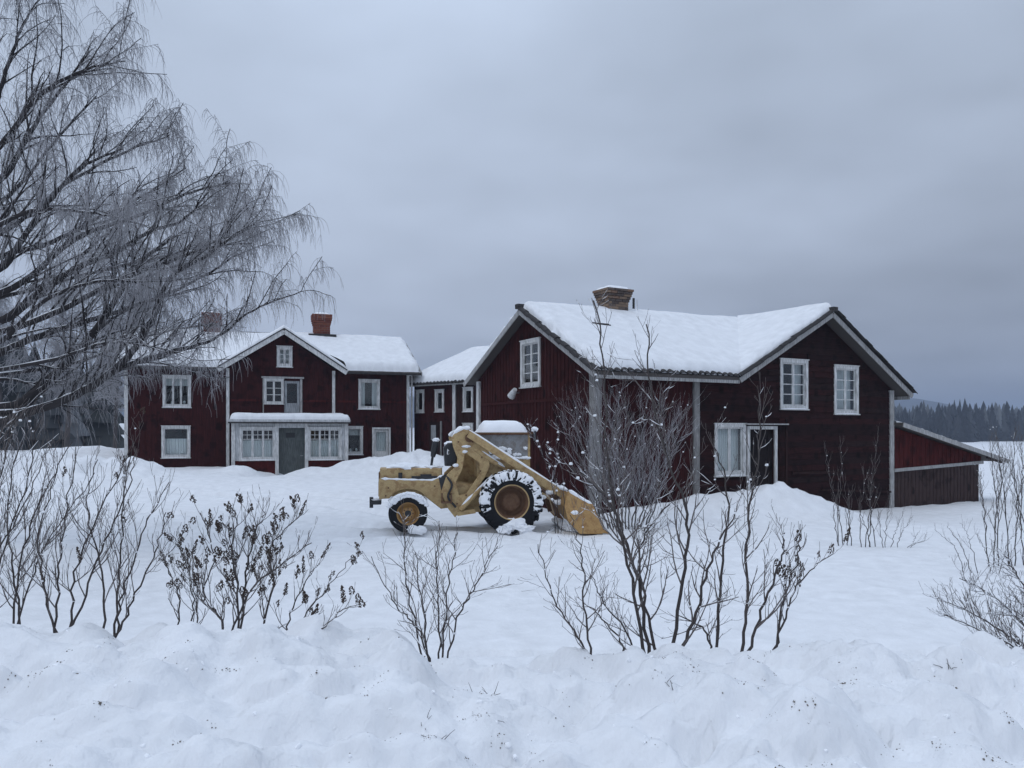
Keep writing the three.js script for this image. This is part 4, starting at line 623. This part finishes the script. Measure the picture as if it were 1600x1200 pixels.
// ------------------------------------------------------------------ woody plants
function jit(r, k) { return V((r() - .5) * 2 * k, (r() - .5) * 2 * k, (r() - .5) * 2 * k); }
function smooth(pts, n) { return new THREE.CatmullRomCurve3(pts, false, 'centripetal').getPoints(n); }
const UPV = V(0, 1, 0);
function sway(dir, r, spread) { const s = V(r() - .5, r() - .5, r() - .5).cross(dir).normalize(); return dir.clone().addScaledVector(s, spread * (.6 + .7 * r())).normalize(); }
function shoot(r, start, dir, len, n, bend, curl) {               // a crooked twig that bends towards 'bend'
  const pts = [start.clone()], d = dir.clone(), p = start.clone(); for (let i = 0; i < n; i++) { d.addScaledVector(bend, curl / n).add(jit(r, .19)).normalize(); p.addScaledVector(d, len / n); pts.push(p.clone()); } return pts;
}
function capSnow(snow, pts, rad, r, chance, k = .8) {               // snow lying along the upper side of a branch
  for (let i = 0; i < pts.length - 1;) { const run = 1 + Math.floor(r() * 3), seg = pts.slice(i, Math.min(pts.length, i + run + 1)); i += run;
    if (seg.length < 2 || r() > chance) continue; const a0 = rad[Math.min(i, rad.length - 1)], a = a0, cap = Math.min(a0, .045), t = seg[seg.length - 1].clone().sub(seg[0]).normalize(); if (Math.abs(t.y) > .78) continue;
    snow.add(seg.map(p => V(p.x, p.y + a * .95, p.z)), seg.map((_, j) => (j === 0 || j === seg.length - 1 ? .45 : 1) * (cap * k * .8 + .0011) * (.7 + .6 * r())), 4); }
}
const seedGeos = [[99, 30, .022, .10], [31, 20, .028, .07], [57, 38, .018, .12], [73, 13, .02, .06]].map(([seed, n, w, h]) => { const r = mulberry(seed), l = []; for (let i = 0; i < n; i++) { const t = i / n, a = r() * 6.28, q = w * Math.sin(Math.PI * (.25 + .7 * t)) * Math.sqrt(r()), g = new THREE.OctahedronGeometry(.006 + .004 * r(), 0); g.scale(.7, 1.6, .7); g.rotateZ((r() - .5) * 1.8); g.rotateX((r() - .5) * 1.8); g.translate(Math.cos(a) * q + t * t * .02 * (seed % 3 - 1), t * h, Math.sin(a) * q); l.push(g); } return merge(l); });
function shrub(name, label, category, group, seed, stems, o = {}) {
  // stems: lists of [px, py, distance]; the first point is where the stem leaves the snow
  const r = mulberry(seed), base = at(...stems[0][0]); base.y = ground(base.x, -base.z);
  const G = thing(name, label, category, base.toArray(), 0, group), inv = base.clone().negate(), twigs = new Tubes(), snow = new Tubes(), heads = [];
  const R0 = (o.r ?? .014) * .78, tips = [], spread = (o.spread ?? .75) * 1.2, lift = o.lift ?? .55, sides = o.sides ?? 4;
  function grow(pts, rad, level) {
    const L = pts.reduce((s, p, i) => i ? s + p.distanceTo(pts[i - 1]) : 0, 0), n = Math.max(1, Math.round(L * (level === 0 ? (o.dens0 ?? 7) * 1.35 : (o.dens1 ?? 12)) * (.7 + .6 * r())));
    for (let k = 0; k < n; k++) {
      const t = lerp(level ? .15 : (o.from ?? .16), .98, (k + r()) / n), f = t * (pts.length - 1), i = Math.min(pts.length - 2, Math.floor(f)), p = pts[i].clone().lerp(pts[i + 1], f - i), d = pts[i + 1].clone().sub(pts[i]).normalize();
      const len = (level === 0 ? (o.len0 ?? .42) : level === 1 ? (o.len1 ?? .2) : .1) * (.45 + .9 * r()) * (1 - (level ? .35 : .68) * t), q = shoot(r, p, sway(d, r, spread), len, level === 0 ? 5 : 3, UPV, lift), a = Math.min(rad[i] * .62, level === 0 ? R0 * .5 : R0 * .26), rr = q.map((_, j) => lerp(a, Math.max(.0013, a * .4), j / (q.length - 1)) * (o.tw ?? 1));
      twigs.add(q, rr, level === 0 ? 4 : 3); capSnow(snow, q, rr, r, o.frost ?? .5, o.frostK ?? .75);
      if (r() < (o.fork ?? .08)) { const s = (.005 + .006 * r() * r()) * Math.sqrt((o.far ?? 1)); snow.add([p.clone().add(V(-s * .8, s * .6, 0)), p.clone().add(V(-s * .3, s * 1.1, s * .3)), p.clone().add(V(s * .5, s * 1.1, 0)), p.clone().add(V(s * 1.1, s * .5, 0))], [s * .35, s * .9, s, s * .3], 6); }
      if (level < (o.levels ?? 1)) grow(q, rr, level + 1); tips.push([q[q.length - 1], q[q.length - 1].clone().sub(q[q.length - 2]).normalize()]);
    }
  }
  for (const st of stems) {
    const w = st.map(p => at(...p)); const b0 = w[0]; b0.y = ground(b0.x, -b0.z) - .05; w.forEach((p, i) => { p.add(inv); if (i) p.add(jit(r, .012 * (st[0][2] / 5))); });
    if (o.wander) w.forEach((p, i) => { if (i) p.z += (r() - .5) * o.wander * i / w.length; });
    const pts = smooth(w, 5 * w.length), wob = .016 * Math.sqrt(st[0][2] / 5), ph = r() * 50; pts.forEach((p, i) => { if (i) { p.x += wob * n2(i * .42 + ph, 1); p.z += wob * n2(i * .42 + ph, 7); } }); const rad = pts.map((_, i) => lerp(R0 * (.8 + .4 * r() * 0 + .1), R0 * (o.tip ?? .28), Math.pow(i / (pts.length - 1), .8)));
    const tb = new Tubes(); tb.add(pts, rad, sides + 2); tb.build('stem', o.bark || M.bark, G); capSnow(snow, pts, rad, r, (o.frost ?? .5) * .8, o.frostK ?? .75);
    grow(pts, rad, 0); tips.push([pts[pts.length - 1], UPV.clone()]);
    if (o.shoots) { const e = pts[pts.length - 1]; for (let k = 0; k < o.shoots; k++) { const q = shoot(r, e, sway(UPV, r, .3), .3, 3, UPV, .4); twigs.add(q, { a: R0 * .3, b: R0 * .2 }, 3); } }
  }
  const tw = twigs.build('twigs', o.twigM || M.twig, G); if (tw) tw.userData = { kind: 'stuff' };
  const sn = snow.build('snow', M.snowCap, G); if (sn) sn.userData = { kind: 'stuff' };
  if (o.seeds) { let c = 0; for (const [p, d] of tips) { if (c >= o.seeds) break; if (r() < (o.seedChance ?? .5) && p.y > (o.seedFrom ?? .4)) { const m = mesh('seed_head', seedGeos[Math.floor(r() * 4)], M.seed, G); m.position.copy(p).addScaledVector(d, -.02); m.quaternion.setFromUnitVectors(UPV, d.clone().add(V((r() - .5) * .9, .4, (r() - .5) * .9)).normalize()); m.scale.set(.55 + .4 * r(), .45 + .5 * r(), .55 + .4 * r()); c++; } } }
  return G;
}
// ---- along the roadside bank
const D = 4.9, row = 'bare shrubs along the roadside snowbank';
shrub('shrub', 'tall bare shrub with two long upright shoots reaching above the farmhouse eaves', 'shrub', row, 21, [
  [[1018, 1050, D], [998, 905, D], [962, 800, D + .1], [946, 690, D + .1], [941, 570, D + .2], [930, 468, D + .2]], [[1014, 1050, D], [985, 890, D - .1], [952, 790, D - .2], [905, 735, D - .2]],
  [[1045, 1045, D + .1], [1068, 905, D + .1], [1077, 805, D], [1040, 700, D], [1016, 600, D], [1011, 505, D]], [[1040, 1045, D + .1], [1008, 950, D + .2], [1002, 850, D + .3], [1045, 790, D + .3]], [[1048, 1048, D], [1085, 960, D], [1110, 870, D - .1], [1150, 800, D - .1]]],
  { r: .019, dens0: 6.5, len0: .5, levels: 2, len1: .22, spread: .8, frost: .5, tip: .3 });
shrub('shrub', 'bare shrub with one straight vertical shoot in front of the farmhouse door', 'shrub', row, 22, [
  [[1155, 1050, D - .1], [1166, 950, D - .1], [1170, 820, D], [1186, 700, D], [1191, 614, D]], [[1116, 1025, D + .2], [1128, 880, D + .2], [1137, 770, D + .2], [1112, 685, D + .2]], [[1157, 1045, D - .1], [1190, 960, D], [1222, 870, D], [1228, 835, D]], [[1120, 1020, D + .2], [1100, 990, D + .2], [1060, 960, D + .3]]],
  { r: .016, dens0: 6, len0: .4, levels: 2, len1: .17, frost: .5, tip: .3 });
shrub('lilac_bush', 'slim leaning lilac with dark seed heads right of the straight shoot', 'shrub', row, 23, [[[1205, 1030, D], [1230, 955, D], [1262, 895, D], [1300, 868, D]], [[1210, 1025, D], [1222, 940, D + .1], [1245, 870, D + .1], [1250, 820, D + .1]]], { r: .012, dens0: 8, len0: .26, lift: 1.1, spread: .55, levels: 1, len1: .12, seeds: 18, seedFrom: .45, frost: .45 });
shrub('shrub', 'low forked bare shrub on the snowbank below the loader bucket', 'shrub', row, 24, [
  [[927, 1057, D - .3], [905, 1000, D - .3], [868, 935, D - .2], [842, 850, D - .2]], [[925, 1057, D - .3], [912, 950, D - .4], [906, 870, D - .4], [893, 805, D - .4]], [[976, 1055, D - .2], [970, 1008, D - .2], [932, 962, D - .2], [898, 930, D - .1]], [[978, 1053, D - .2], [985, 1000, D - .2], [945, 940, D - .3], [925, 900, D - .3]]],
  { r: .0115, dens0: 10, len0: .32, levels: 2, len1: .15, spread: .9, frost: .6 });
shrub('shrub', 'small fan shaped bare shrub standing alone in front of the loader', 'shrub', row, 25, [
  [[687, 1045, D - .2], [686, 960, D - .2], [680, 880, D - .1], [692, 828, D - .1]], [[684, 1020, D - .2], [650, 980, D - .2], [615, 940, D - .2], [582, 868, D - .2]], [[688, 1015, D - .2], [722, 955, D - .3], [752, 905, D - .3], [776, 850, D - .3]], [[668, 1020, D - .1], [642, 935, D], [632, 840, D], [640, 815, D]], [[687, 1030, D - .2], [700, 920, D], [715, 830, D]], [[676, 1030, D - .2], [660, 950, D - .4], [650, 860, D - .4]]],
  { r: .0105, dens0: 10, len0: .3, levels: 2, len1: .14, frost: .6, spread: .65 });
const lilac = 'lilacs with dry seed heads on the snowbank';
shrub('lilac_bush', 'lilac bush with clusters of dark seed heads in front of the glazed porch', 'shrub', lilac, 26, [
  [[348, 1005, D], [346, 968, D], [322, 940, D], [331, 870, D], [312, 800, D]], [[377, 1000, D + .1], [371, 915, D + .1], [362, 850, D + .1], [372, 805, D + .1]], [[393, 997, D + .1], [424, 918, D + .1], [422, 862, D + .1], [474, 800, D]], [[375, 998, D + .1], [385, 900, D + .2], [400, 830, D + .2], [412, 800, D + .2]], [[346, 970, D], [385, 930, D - .1], [440, 880, D - .1], [486, 850, D - .1]]],
  { r: .0125, dens0: 11, len0: .3, lift: 1.1, spread: .6, levels: 2, len1: .13, seeds: 80, seedChance: .24, seedFrom: .42, frost: .5 });
shrub('lilac_bush', 'low lilac leaning sideways over the snow next to the seed-headed bush', 'shrub', lilac, 27, [[[436, 998, D], [462, 980, D], [505, 930, D], [552, 868, D]], [[470, 1022, D - .2], [505, 985, D - .2], [535, 955, D - .2], [562, 942, D - .2]], [[440, 998, D], [458, 950, D + .1], [485, 900, D + .1], [496, 880, D + .1]]], { r: .0095, dens0: 11, len0: .24, lift: .8, spread: .6, levels: 2, len1: .11, seeds: 36, seedChance: .2, seedFrom: .18, frost: .6 });
shrub('lilac_bush', 'thin lilac stems with few seed heads between two bushier ones', 'shrub', lilac, 28, [[[300, 1000, D + .1], [302, 950, D + .1], [292, 890, D + .1], [270, 830, D + .1]], [[270, 985, D + .2], [280, 930, D + .2], [262, 880, D + .2], [285, 830, D + .2]], [[302, 998, D + .1], [310, 930, D], [296, 860, D]]], { r: .009, dens0: 10, len0: .26, lift: .7, levels: 2, len1: .12, seeds: 22, seedChance: .25, seedFrom: .4, frost: .6 });
shrub('shrub', 'tall bare shrub with many slanting shoots in front of the red house end wall', 'shrub', row, 29, [
  [[180, 1000, D], [192, 930, D], [225, 830, D], [264, 752, D]], [[105, 992, D], [150, 880, D], [196, 780, D], [215, 702, D]], [[82, 1000, D - .1], [90, 900, D - .1], [104, 820, D - .1], [118, 700, D - .1]], [[178, 998, D], [188, 900, D + .1], [190, 800, D + .1], [208, 690, D + .1]], [[108, 990, D], [120, 900, D + .1], [158, 800, D + .1], [200, 710, D + .1]], [[175, 998, D], [210, 930, D - .1], [245, 860, D - .1], [256, 800, D - .1]], [[160, 1000, D], [160, 900, D + .2], [138, 800, D + .2], [150, 720, D + .2]], [[95, 1000, D - .1], [70, 920, D - .1], [62, 830, D - .1], [90, 740, D - .1]]],
  { r: .0115, dens0: 6, len0: .42, lift: .9, levels: 2, len1: .16, spread: .6, frost: .5, seeds: 8, seedChance: .015 });
shrub('shrub', 'dense thicket of bare shoots beneath the birch branches', 'shrub', row, 30, [
  [[20, 985, D + .2], [30, 880, D + .2], [70, 770, D + .2], [110, 690, D + .2]], [[-20, 985, D + .3], [0, 880, D + .3], [42, 760, D + .3], [62, 660, D + .3]], [[40, 990, D + .1], [20, 900, D + .1], [10, 800, D + .1], [30, 690, D + .1]], [[-60, 985, D + .2], [-30, 860, D + .2], [0, 750, D + .2], [20, 640, D + .2]], [[10, 985, D + .2], [50, 900, D + .4], [85, 830, D + .4], [150, 740, D + .4]], [[-40, 985, D], [-20, 900, D], [20, 820, D], [70, 720, D]], [[-90, 980, D], [-60, 850, D], [-20, 720, D], [10, 650, D]]],
  { r: .0115, dens0: 7.5, len0: .45, lift: .8, levels: 2, len1: .18, spread: .65, frost: .55 });
shrub('shrub', 'low spreading frosted shrub on the bank below the lean-to shed', 'shrub', row, 31, [
  [[1650, 1062, 5.2], [1600, 1020, 5.2], [1560, 1010, 5.2], [1535, 1030, 5.2]], [[1650, 1062, 5.2], [1590, 1000, 5.2], [1520, 960, 5.2], [1462, 930, 5.2]], [[1650, 1062, 5.2], [1600, 980, 5.3], [1550, 930, 5.3], [1500, 905, 5.3]], [[1655, 1060, 5.2], [1620, 970, 5.3], [1590, 900, 5.3], [1570, 870, 5.3]], [[1652, 1062, 5.2], [1590, 1010, 5], [1530, 985, 5], [1470, 960, 5]], [[1660, 1060, 5.2], [1640, 980, 5.2], [1620, 900, 5.2]]],
  { r: .0125, dens0: 17, len0: .34, lift: .7, levels: 2, len1: .16, spread: .8, frost: .85, frostK: 1.5, fork: .2 });
// ---- out on the yard
{
  const r = mulberry(8), st = []; for (let k = 0; k < 15; k++) { const a = lerp(-1, 1, (k + .5) / 15), d = 17.6 + r() * .8; st.push([[978 + a * 34, 826 + r() * 8, d], [978 + a * 62, 760, d], [980 + a * 92 + (r() - .5) * 12, 690, d], [982 + a * 112, lerp(595, 650, a * a) + 30 * r(), d]]); }
  shrub('large_bush', 'large dense frosted bush in front of the farmhouse corner', 'bush', undefined, 41, st, { r: .026, dens0: 7, len0: 1.0, levels: 2, len1: .5, dens1: 5.5, lift: .9, spread: .55, frost: .3, tw: .7, twigM: M.twigFrost, bark: M.barkGrey, from: .12, frostK: .6, far: 3, fork: .02 });
  const st2 = [[[868, 822, 17.2], [862, 760, 17.2], [838, 690, 17.2], [822, 668, 17.2]], [[872, 822, 17.2], [868, 740, 17.3], [850, 690, 17.3]], [[876, 822, 17.2], [880, 750, 17.1], [868, 700, 17.1], [872, 660, 17.1]]];
  shrub('bush', 'sparse bush with snow clumps behind the loader bucket', 'bush', undefined, 42, st2, { r: .016, dens0: 3, len0: .55, levels: 1, len1: .25, frost: .5, frostK: 2.2, far: 14, fork: .12, twigM: M.twigFrost, bark: M.barkGrey });
  const thin = (label, seed, list, d, o) => shrub('shrub', label, 'shrub', 'thin bare shoots on the yard', seed, list.map(([x, y, X, Y]) => [[x, y, d], [lerp(x, X, .35) + 3 * (r() - .5), lerp(y, Y, .4), d], [lerp(x, X, .75), lerp(y, Y, .75), d], [X, Y, d]]), { r: .013, dens0: 4, len0: .38, lift: 1, spread: .4, levels: 1, len1: .16, frost: .5, twigM: M.twig, bark: M.barkGrey, ...o });
  thin('tuft of tall thin bare shoots on the yard below the farmhouse upper windows', 43, [[1310, 848, 1290, 690], [1318, 850, 1311, 680], [1312, 848, 1300, 760], [1324, 850, 1330, 760], [1330, 848, 1318, 740]], 15.6);
  thin('second tuft of thin bare shoots beside the lean-to shed corner', 44, [[1352, 852, 1372, 668], [1358, 854, 1364, 720], [1346, 852, 1348, 730], [1368, 855, 1352, 740], [1362, 853, 1340, 780]], 15.4);
  thin('short tuft of bare shoots below the lean-to shed', 45, [[1384, 860, 1392, 770], [1392, 861, 1412, 800], [1400, 861, 1425, 806], [1412, 858, 1440, 830], [1380, 860, 1372, 760], [1420, 858, 1448, 836]], 15.2, { r: .01 });
  thin('bushy group of bare shoots beyond the lean-to shed on the open field side', 46, [[1545, 850, 1530, 740], [1560, 852, 1548, 690], [1575, 852, 1562, 680], [1585, 855, 1590, 670], [1600, 858, 1596, 690], [1552, 848, 1570, 700], [1610, 858, 1580, 720], [1620, 858, 1620, 690]], 13.2, { dens0: 6, len0: .6, levels: 2, r: .014, frost: .55 });
  thin('sparse flat lying bare stalks in the snow beside the open field', 47, [[1508, 872, 1462, 828], [1520, 874, 1480, 820], [1530, 876, 1500, 815], [1550, 882, 1520, 830], [1590, 890, 1545, 840], [1560, 880, 1590, 830]], 12.4, { dens0: 2.5, len0: .3, r: .009 });
}
// dry weed stalks poking out of the bank
{
  const r = mulberry(61), spots = [[430, 1055], [445, 1052], [748, 1075], [765, 1078], [660, 1140], [770, 1125], [1045, 1112], [1290, 1110], [895, 1095], [690, 1165], [1480, 1078]];
  spots.forEach(([px, py], i) => { const d = (EYE - 1.0) * F / (py - HOR), b = at(px, py, d); b.y = ground(b.x, d); const G = thing('weed_tuft', 'few dry brown weed stalks poking out of the ploughed snowbank', 'weed', b.toArray(), 0, 'dry weeds in the snowbank'); const tb = new Tubes(); for (let k = 0; k < 5; k++) { const q = shoot(r, V((r() - .5) * .05, -.02, (r() - .5) * .05), V((r() - .5) * 1.6, .7, (r() - .5) * 1.2).normalize(), .035 + .06 * r(), 3, V(0, -1, 0), .6); tb.add(q, { a: .0022, b: .001 }, 3); } tb.build('stalks', M.barkGrey, G).userData = { kind: 'stuff' }; });
}

// ------------------------------------------------------------------ the big weeping birch
{
  const r = mulberry(123), base = at(-170, 0, 15); base.y = ground(base.x, 15) - .1;
  const B = thing('birch_tree', 'large weeping birch with frosted hanging twigs beside the two storey house', 'tree', base.toArray()), inv = base.clone().negate();
  const loc = (px, py, d) => at(px, py, d).add(inv), twigs = new Tubes(), branches = new Tubes(), snow = new Tubes();
  // trunk rises outside the picture, leaning over the yard
  const tp = smooth([V(0, -.2, 0), V(.1, 2, 0), V(.15, 4.5, .1), V(.3, 7, 0), V(.5, 9.5, -.1), V(.5, 13, 0)], 40); const tt = new Tubes(); tt.add(tp, tp.map((_, i) => lerp(.27, .04, Math.pow(i / 40, .9))), 12); tt.build('trunk', M.birchBark, B);
  const on = y => { let b = tp[0]; for (const p of tp) if (Math.abs(p.y - y) < Math.abs(b.y - y)) b = p; return b.clone(); };
  function hang(p, dir, len, a) { const n = 4 + Math.floor(len * 4), pts = shoot(r, p, dir.clone().addScaledVector(UPV, -.35).normalize(), len, n, V((r() - .5) * .5, -1, (r() - .5) * .5), 3.6); twigs.add(pts, { a, b: .0016 }, 3);
    if (len > .4 && r() < .75) for (let k = 0; k < 2; k++) { const i = 1 + Math.floor(r() * (pts.length - 2)); twigs.add(shoot(r, pts[i], sway(V(0, -1, 0), r, .6), len * (.25 + .4 * r()), 3, V(0, -1, 0), 1.4), { a: a * .75, b: .0014 }, 3); } }
  function side(pts, rad, level, scale, out = 0) {
    const L = pts.reduce((s, p, i) => i ? s + p.distanceTo(pts[i - 1]) : 0, 0), n = Math.round(L * (level === 0 ? 2.7 : level === 1 ? 3.0 : 0));
    for (let k = 0; k < n; k++) {
      const t = lerp(level === 0 ? .18 : .12, 1, (k + r()) / n), f = t * (pts.length - 1), i = Math.min(pts.length - 2, Math.floor(f)), p = pts[i].clone().lerp(pts[i + 1], f - i), d = pts[i + 1].clone().sub(pts[i]).normalize();
      const len = (level === 0 ? 1.75 : .75) * scale * (.45 + .8 * r()) * (1 - .4 * t), a = Math.min(rad[i] * .55, level === 0 ? .024 : .01);
      const q = shoot(r, p, sway(d, r, .75).addScaledVector(UPV, level === 0 ? .5 : .2).normalize(), len, 7, V(0, -1, 0), level === 0 ? .1 : .6), rr = q.map((_, j) => lerp(a, level === 0 ? .006 : .0028, j / 7));
      branches.add(q, rr, level === 0 ? 5 : 3); capSnow(snow, q, rr, r, level === 0 ? .5 : .2, .7);
      const w = level ? out : t; if (level < 1) side(q, rr, level + 1, scale, t);
      const m = Math.round(len * (level === 0 ? 13 : 27) * (.22 + .85 * w * w + .2 * r())); for (let j = 0; j < m; j++) { const g = (j + r()) / m * 6.99, e = Math.floor(g), hp = q[e].clone().lerp(q[e + 1], g - e); hang(hp, sway(q[e + 1].clone().sub(q[e]).normalize(), r, .8), (.16 + .58 * r() * r() + .1 * t) * scale, .0044); }
    }
    for (let k = 0; k < L * 2; k++) { const f = (.3 + .7 * r()) * (pts.length - 1.01), i = Math.floor(f); hang(pts[i].clone().lerp(pts[i + 1], f - i), sway(UPV, r, 1), .25 + .5 * r(), .0042); }
  }
  const limb = (y0, pts, r0, r1, scale = 1) => { const w = smooth([on(y0), ...pts.map(p => loc(...p))], pts.length * 7), rad = w.map((_, i) => lerp(r0, r1, Math.pow(i / (w.length - 1), .75))), t = new Tubes(); w.forEach((p, i) => { if (i) p.add(jit(r, .012)); }); t.add(w, rad, 8); t.build('limb', M.birchLimb, B); capSnow(snow, w, rad, r, .9, .7); side(w, rad, 0, scale); };
  limb(3.2, [[17, 636, 14.2], [87, 583, 14], [152, 513, 13.8], [181, 467, 13.8], [222, 408, 13.9], [274, 368, 14]], .12, .02);
  limb(2.8, [[0, 662, 14], [29, 650, 13.8], [117, 618, 13.6], [192, 566, 13.4], [233, 508, 13.3], [268, 432, 13.3], [327, 397, 13.4], [373, 362, 13.4]], .12, .016);
  limb(3.6, [[0, 551, 15], [52, 528, 15], [117, 508, 15.2], [192, 484, 15.3], [257, 461, 15.4], [330, 425, 15.4], [372, 395, 15.3]], .1, .014);
  limb(4.2, [[0, 502, 14.4], [58, 461, 14.3], [117, 420, 14.2], [175, 397, 14.2], [233, 362, 14.2], [286, 344, 14.2], [325, 300, 14.2]], .1, .014);
  limb(5, [[0, 420, 14.6], [35, 373, 14.5], [76, 315, 14.4], [128, 262, 14.3], [192, 232, 14.3]], .09, .016);
  limb(6.4, [[0, 280, 15], [35, 228, 15], [64, 181, 15], [105, 128, 15], [140, 80, 15]], .08, .014);
  limb(4.6, [[0, 402, 16], [76, 380, 16.2], [146, 344, 16.3], [225, 305, 16.3], [290, 262, 16.2]], .08, .014);
  limb(2.8, [[60, 640, 13.9], [192, 574, 13.5], [262, 551, 13.3], [332, 531, 13.2], [397, 484, 13.1], [470, 455, 13.1]], .07, .009, .75);
  limb(3, [[0, 592, 15.6], [57, 600, 15.6], [140, 597, 15.6], [200, 585, 15.7]], .04, .01, .6);
  limb(2.7, [[100, 625, 13.6], [182, 576, 13.5], [240, 567, 13.5], [287, 577, 13.5], [325, 588, 13.5]], .03, .007, .45);
  limb(4.6, [[20, 450, 14.8], [120, 372, 14.6], [220, 335, 14.6], [300, 300, 14.6], [360, 285, 14.6]], .08, .012); limb(4, [[60, 500, 14], [180, 440, 13.9], [290, 400, 13.8], [350, 378, 13.8], [392, 356, 13.8]], .07, .012); limb(5.4, [[10, 360, 15.4], [100, 290, 15.4], [190, 240, 15.4], [265, 212, 15.4]], .07, .012); limb(6.8, [[0, 230, 14.2], [60, 150, 14.1], [130, 110, 14], [195, 95, 14]], .07, .012);
  limb(3.3, [[120, 566, 14.8], [215, 530, 14.8], [290, 512, 14.8], [345, 505, 14.8]], .04, .009, .8); limb(3.2, [[90, 560, 12.9], [170, 535, 12.7], [230, 540, 12.6], [285, 552, 12.6]], .04, .008, .7);
  limb(7.6, [[-20, 180, 15.2], [10, 110, 15.2], [35, 40, 15.2], [60, 0, 15.2]], .07, .012); limb(6, [[-20, 330, 16], [30, 290, 16.4], [90, 215, 16.5], [150, 150, 16.5]], .07, .014);
  limb(8.6, [[-90, 130, 15.2], [-40, 30, 15.2], [0, -60, 15.2]], .06, .014); limb(5.6, [[-20, 360, 13.6], [50, 330, 13.2], [120, 330, 13], [190, 340, 12.9]], .06, .012); limb(3.8, [[-10, 540, 13.4], [70, 470, 13], [150, 440, 12.8], [230, 440, 12.8]], .06, .012);
  limb(4.4, [[-60, 480, 16.2], [40, 455, 16.8], [150, 425, 17], [260, 400, 17], [340, 375, 17]], .07, .012); limb(9.5, [[-200, 0, 15], [-240, -160, 15]], .06, .014); limb(5, [[-300, 380, 15], [-420, 250, 15.2]], .08, .014); limb(7, [[-280, 200, 15], [-340, 60, 14.8]], .08, .014); limb(3.4, [[-260, 540, 16], [-380, 470, 17]], .08, .014);
  branches.build('branches', M.birchLimb, B).userData = { kind: 'stuff' }; twigs.build('crown', M.twigFrost, B).userData = { kind: 'stuff' }; snow.build('snow', M.snowCap, B).userData = { kind: 'stuff' };
  console.log('birch tris', (branches.i.length + twigs.i.length + snow.i.length) / 3);
}
// bare trees standing behind, seen through the birch
{
  const tree = (label, x, d, h, seed) => {
    const r = mulberry(seed), G = thing('background_tree', label, 'tree', [x, yard(x, d) - .2, -d], 0, 'bare trees behind the birch'), tr = new Tubes(), cr = new Tubes(), tp = smooth([V(0, 0, 0), V((r() - .5) * .6, h * .4, 0), V((r() - .5) * 1, h * .75, 0), V((r() - .5) * 1.4, h, 0)], 16);
    tr.add(tp, tp.map((_, i) => lerp(h * .017, .02, i / 16)), 7); tr.build('trunk', M.barkGrey, G);
    for (let k = 0; k < 34; k++) { const t = lerp(.25, 1, k / 34), p = tp[Math.min(16, Math.round(t * 16))], q = shoot(r, p, V(r() - .5, .5, r() - .5).normalize(), h * .33 * (1.15 - t), 6, V(0, -1, 0), .4); cr.add(q, { a: .05, b: .014 }, 4); for (let j = 0; j < 12; j++) { const e = q[1 + Math.floor(r() * 6)], s = shoot(r, e, V(r() - .5, .3, r() - .5).normalize(), h * .1 * (.5 + r()), 4, V(0, -1, 0), 1.2); cr.add(s, { a: .02, b: .009 }, 3); for (let m = 0; m < 3; m++) cr.add(shoot(r, s[1 + Math.floor(r() * 3)], V(r() - .5, -.2, r() - .5).normalize(), h * .06, 2, V(0, -1, 0), 1), { a: .014, b: .008 }, 3); } }
    cr.build('crown', M.twigFrost, G).userData = { kind: 'stuff' };
  };
  tree('tall bare frosted tree behind the birch, left of the house end', -26.5, 55, 12, 3); tree('bare tree with broad frosted crown behind the brown outbuilding', -36, 62, 13, 4); tree('slender bare frosted tree near the low shed', -30, 58, 10, 5); tree('bare tree on the slope behind the outbuilding, leaning slightly', -44, 66, 14, 6); tree('bushy bare tree beside the house end wall', -22.5, 50, 8, 7);
}
console.log('plants done');
renderer.render(scene, camera);
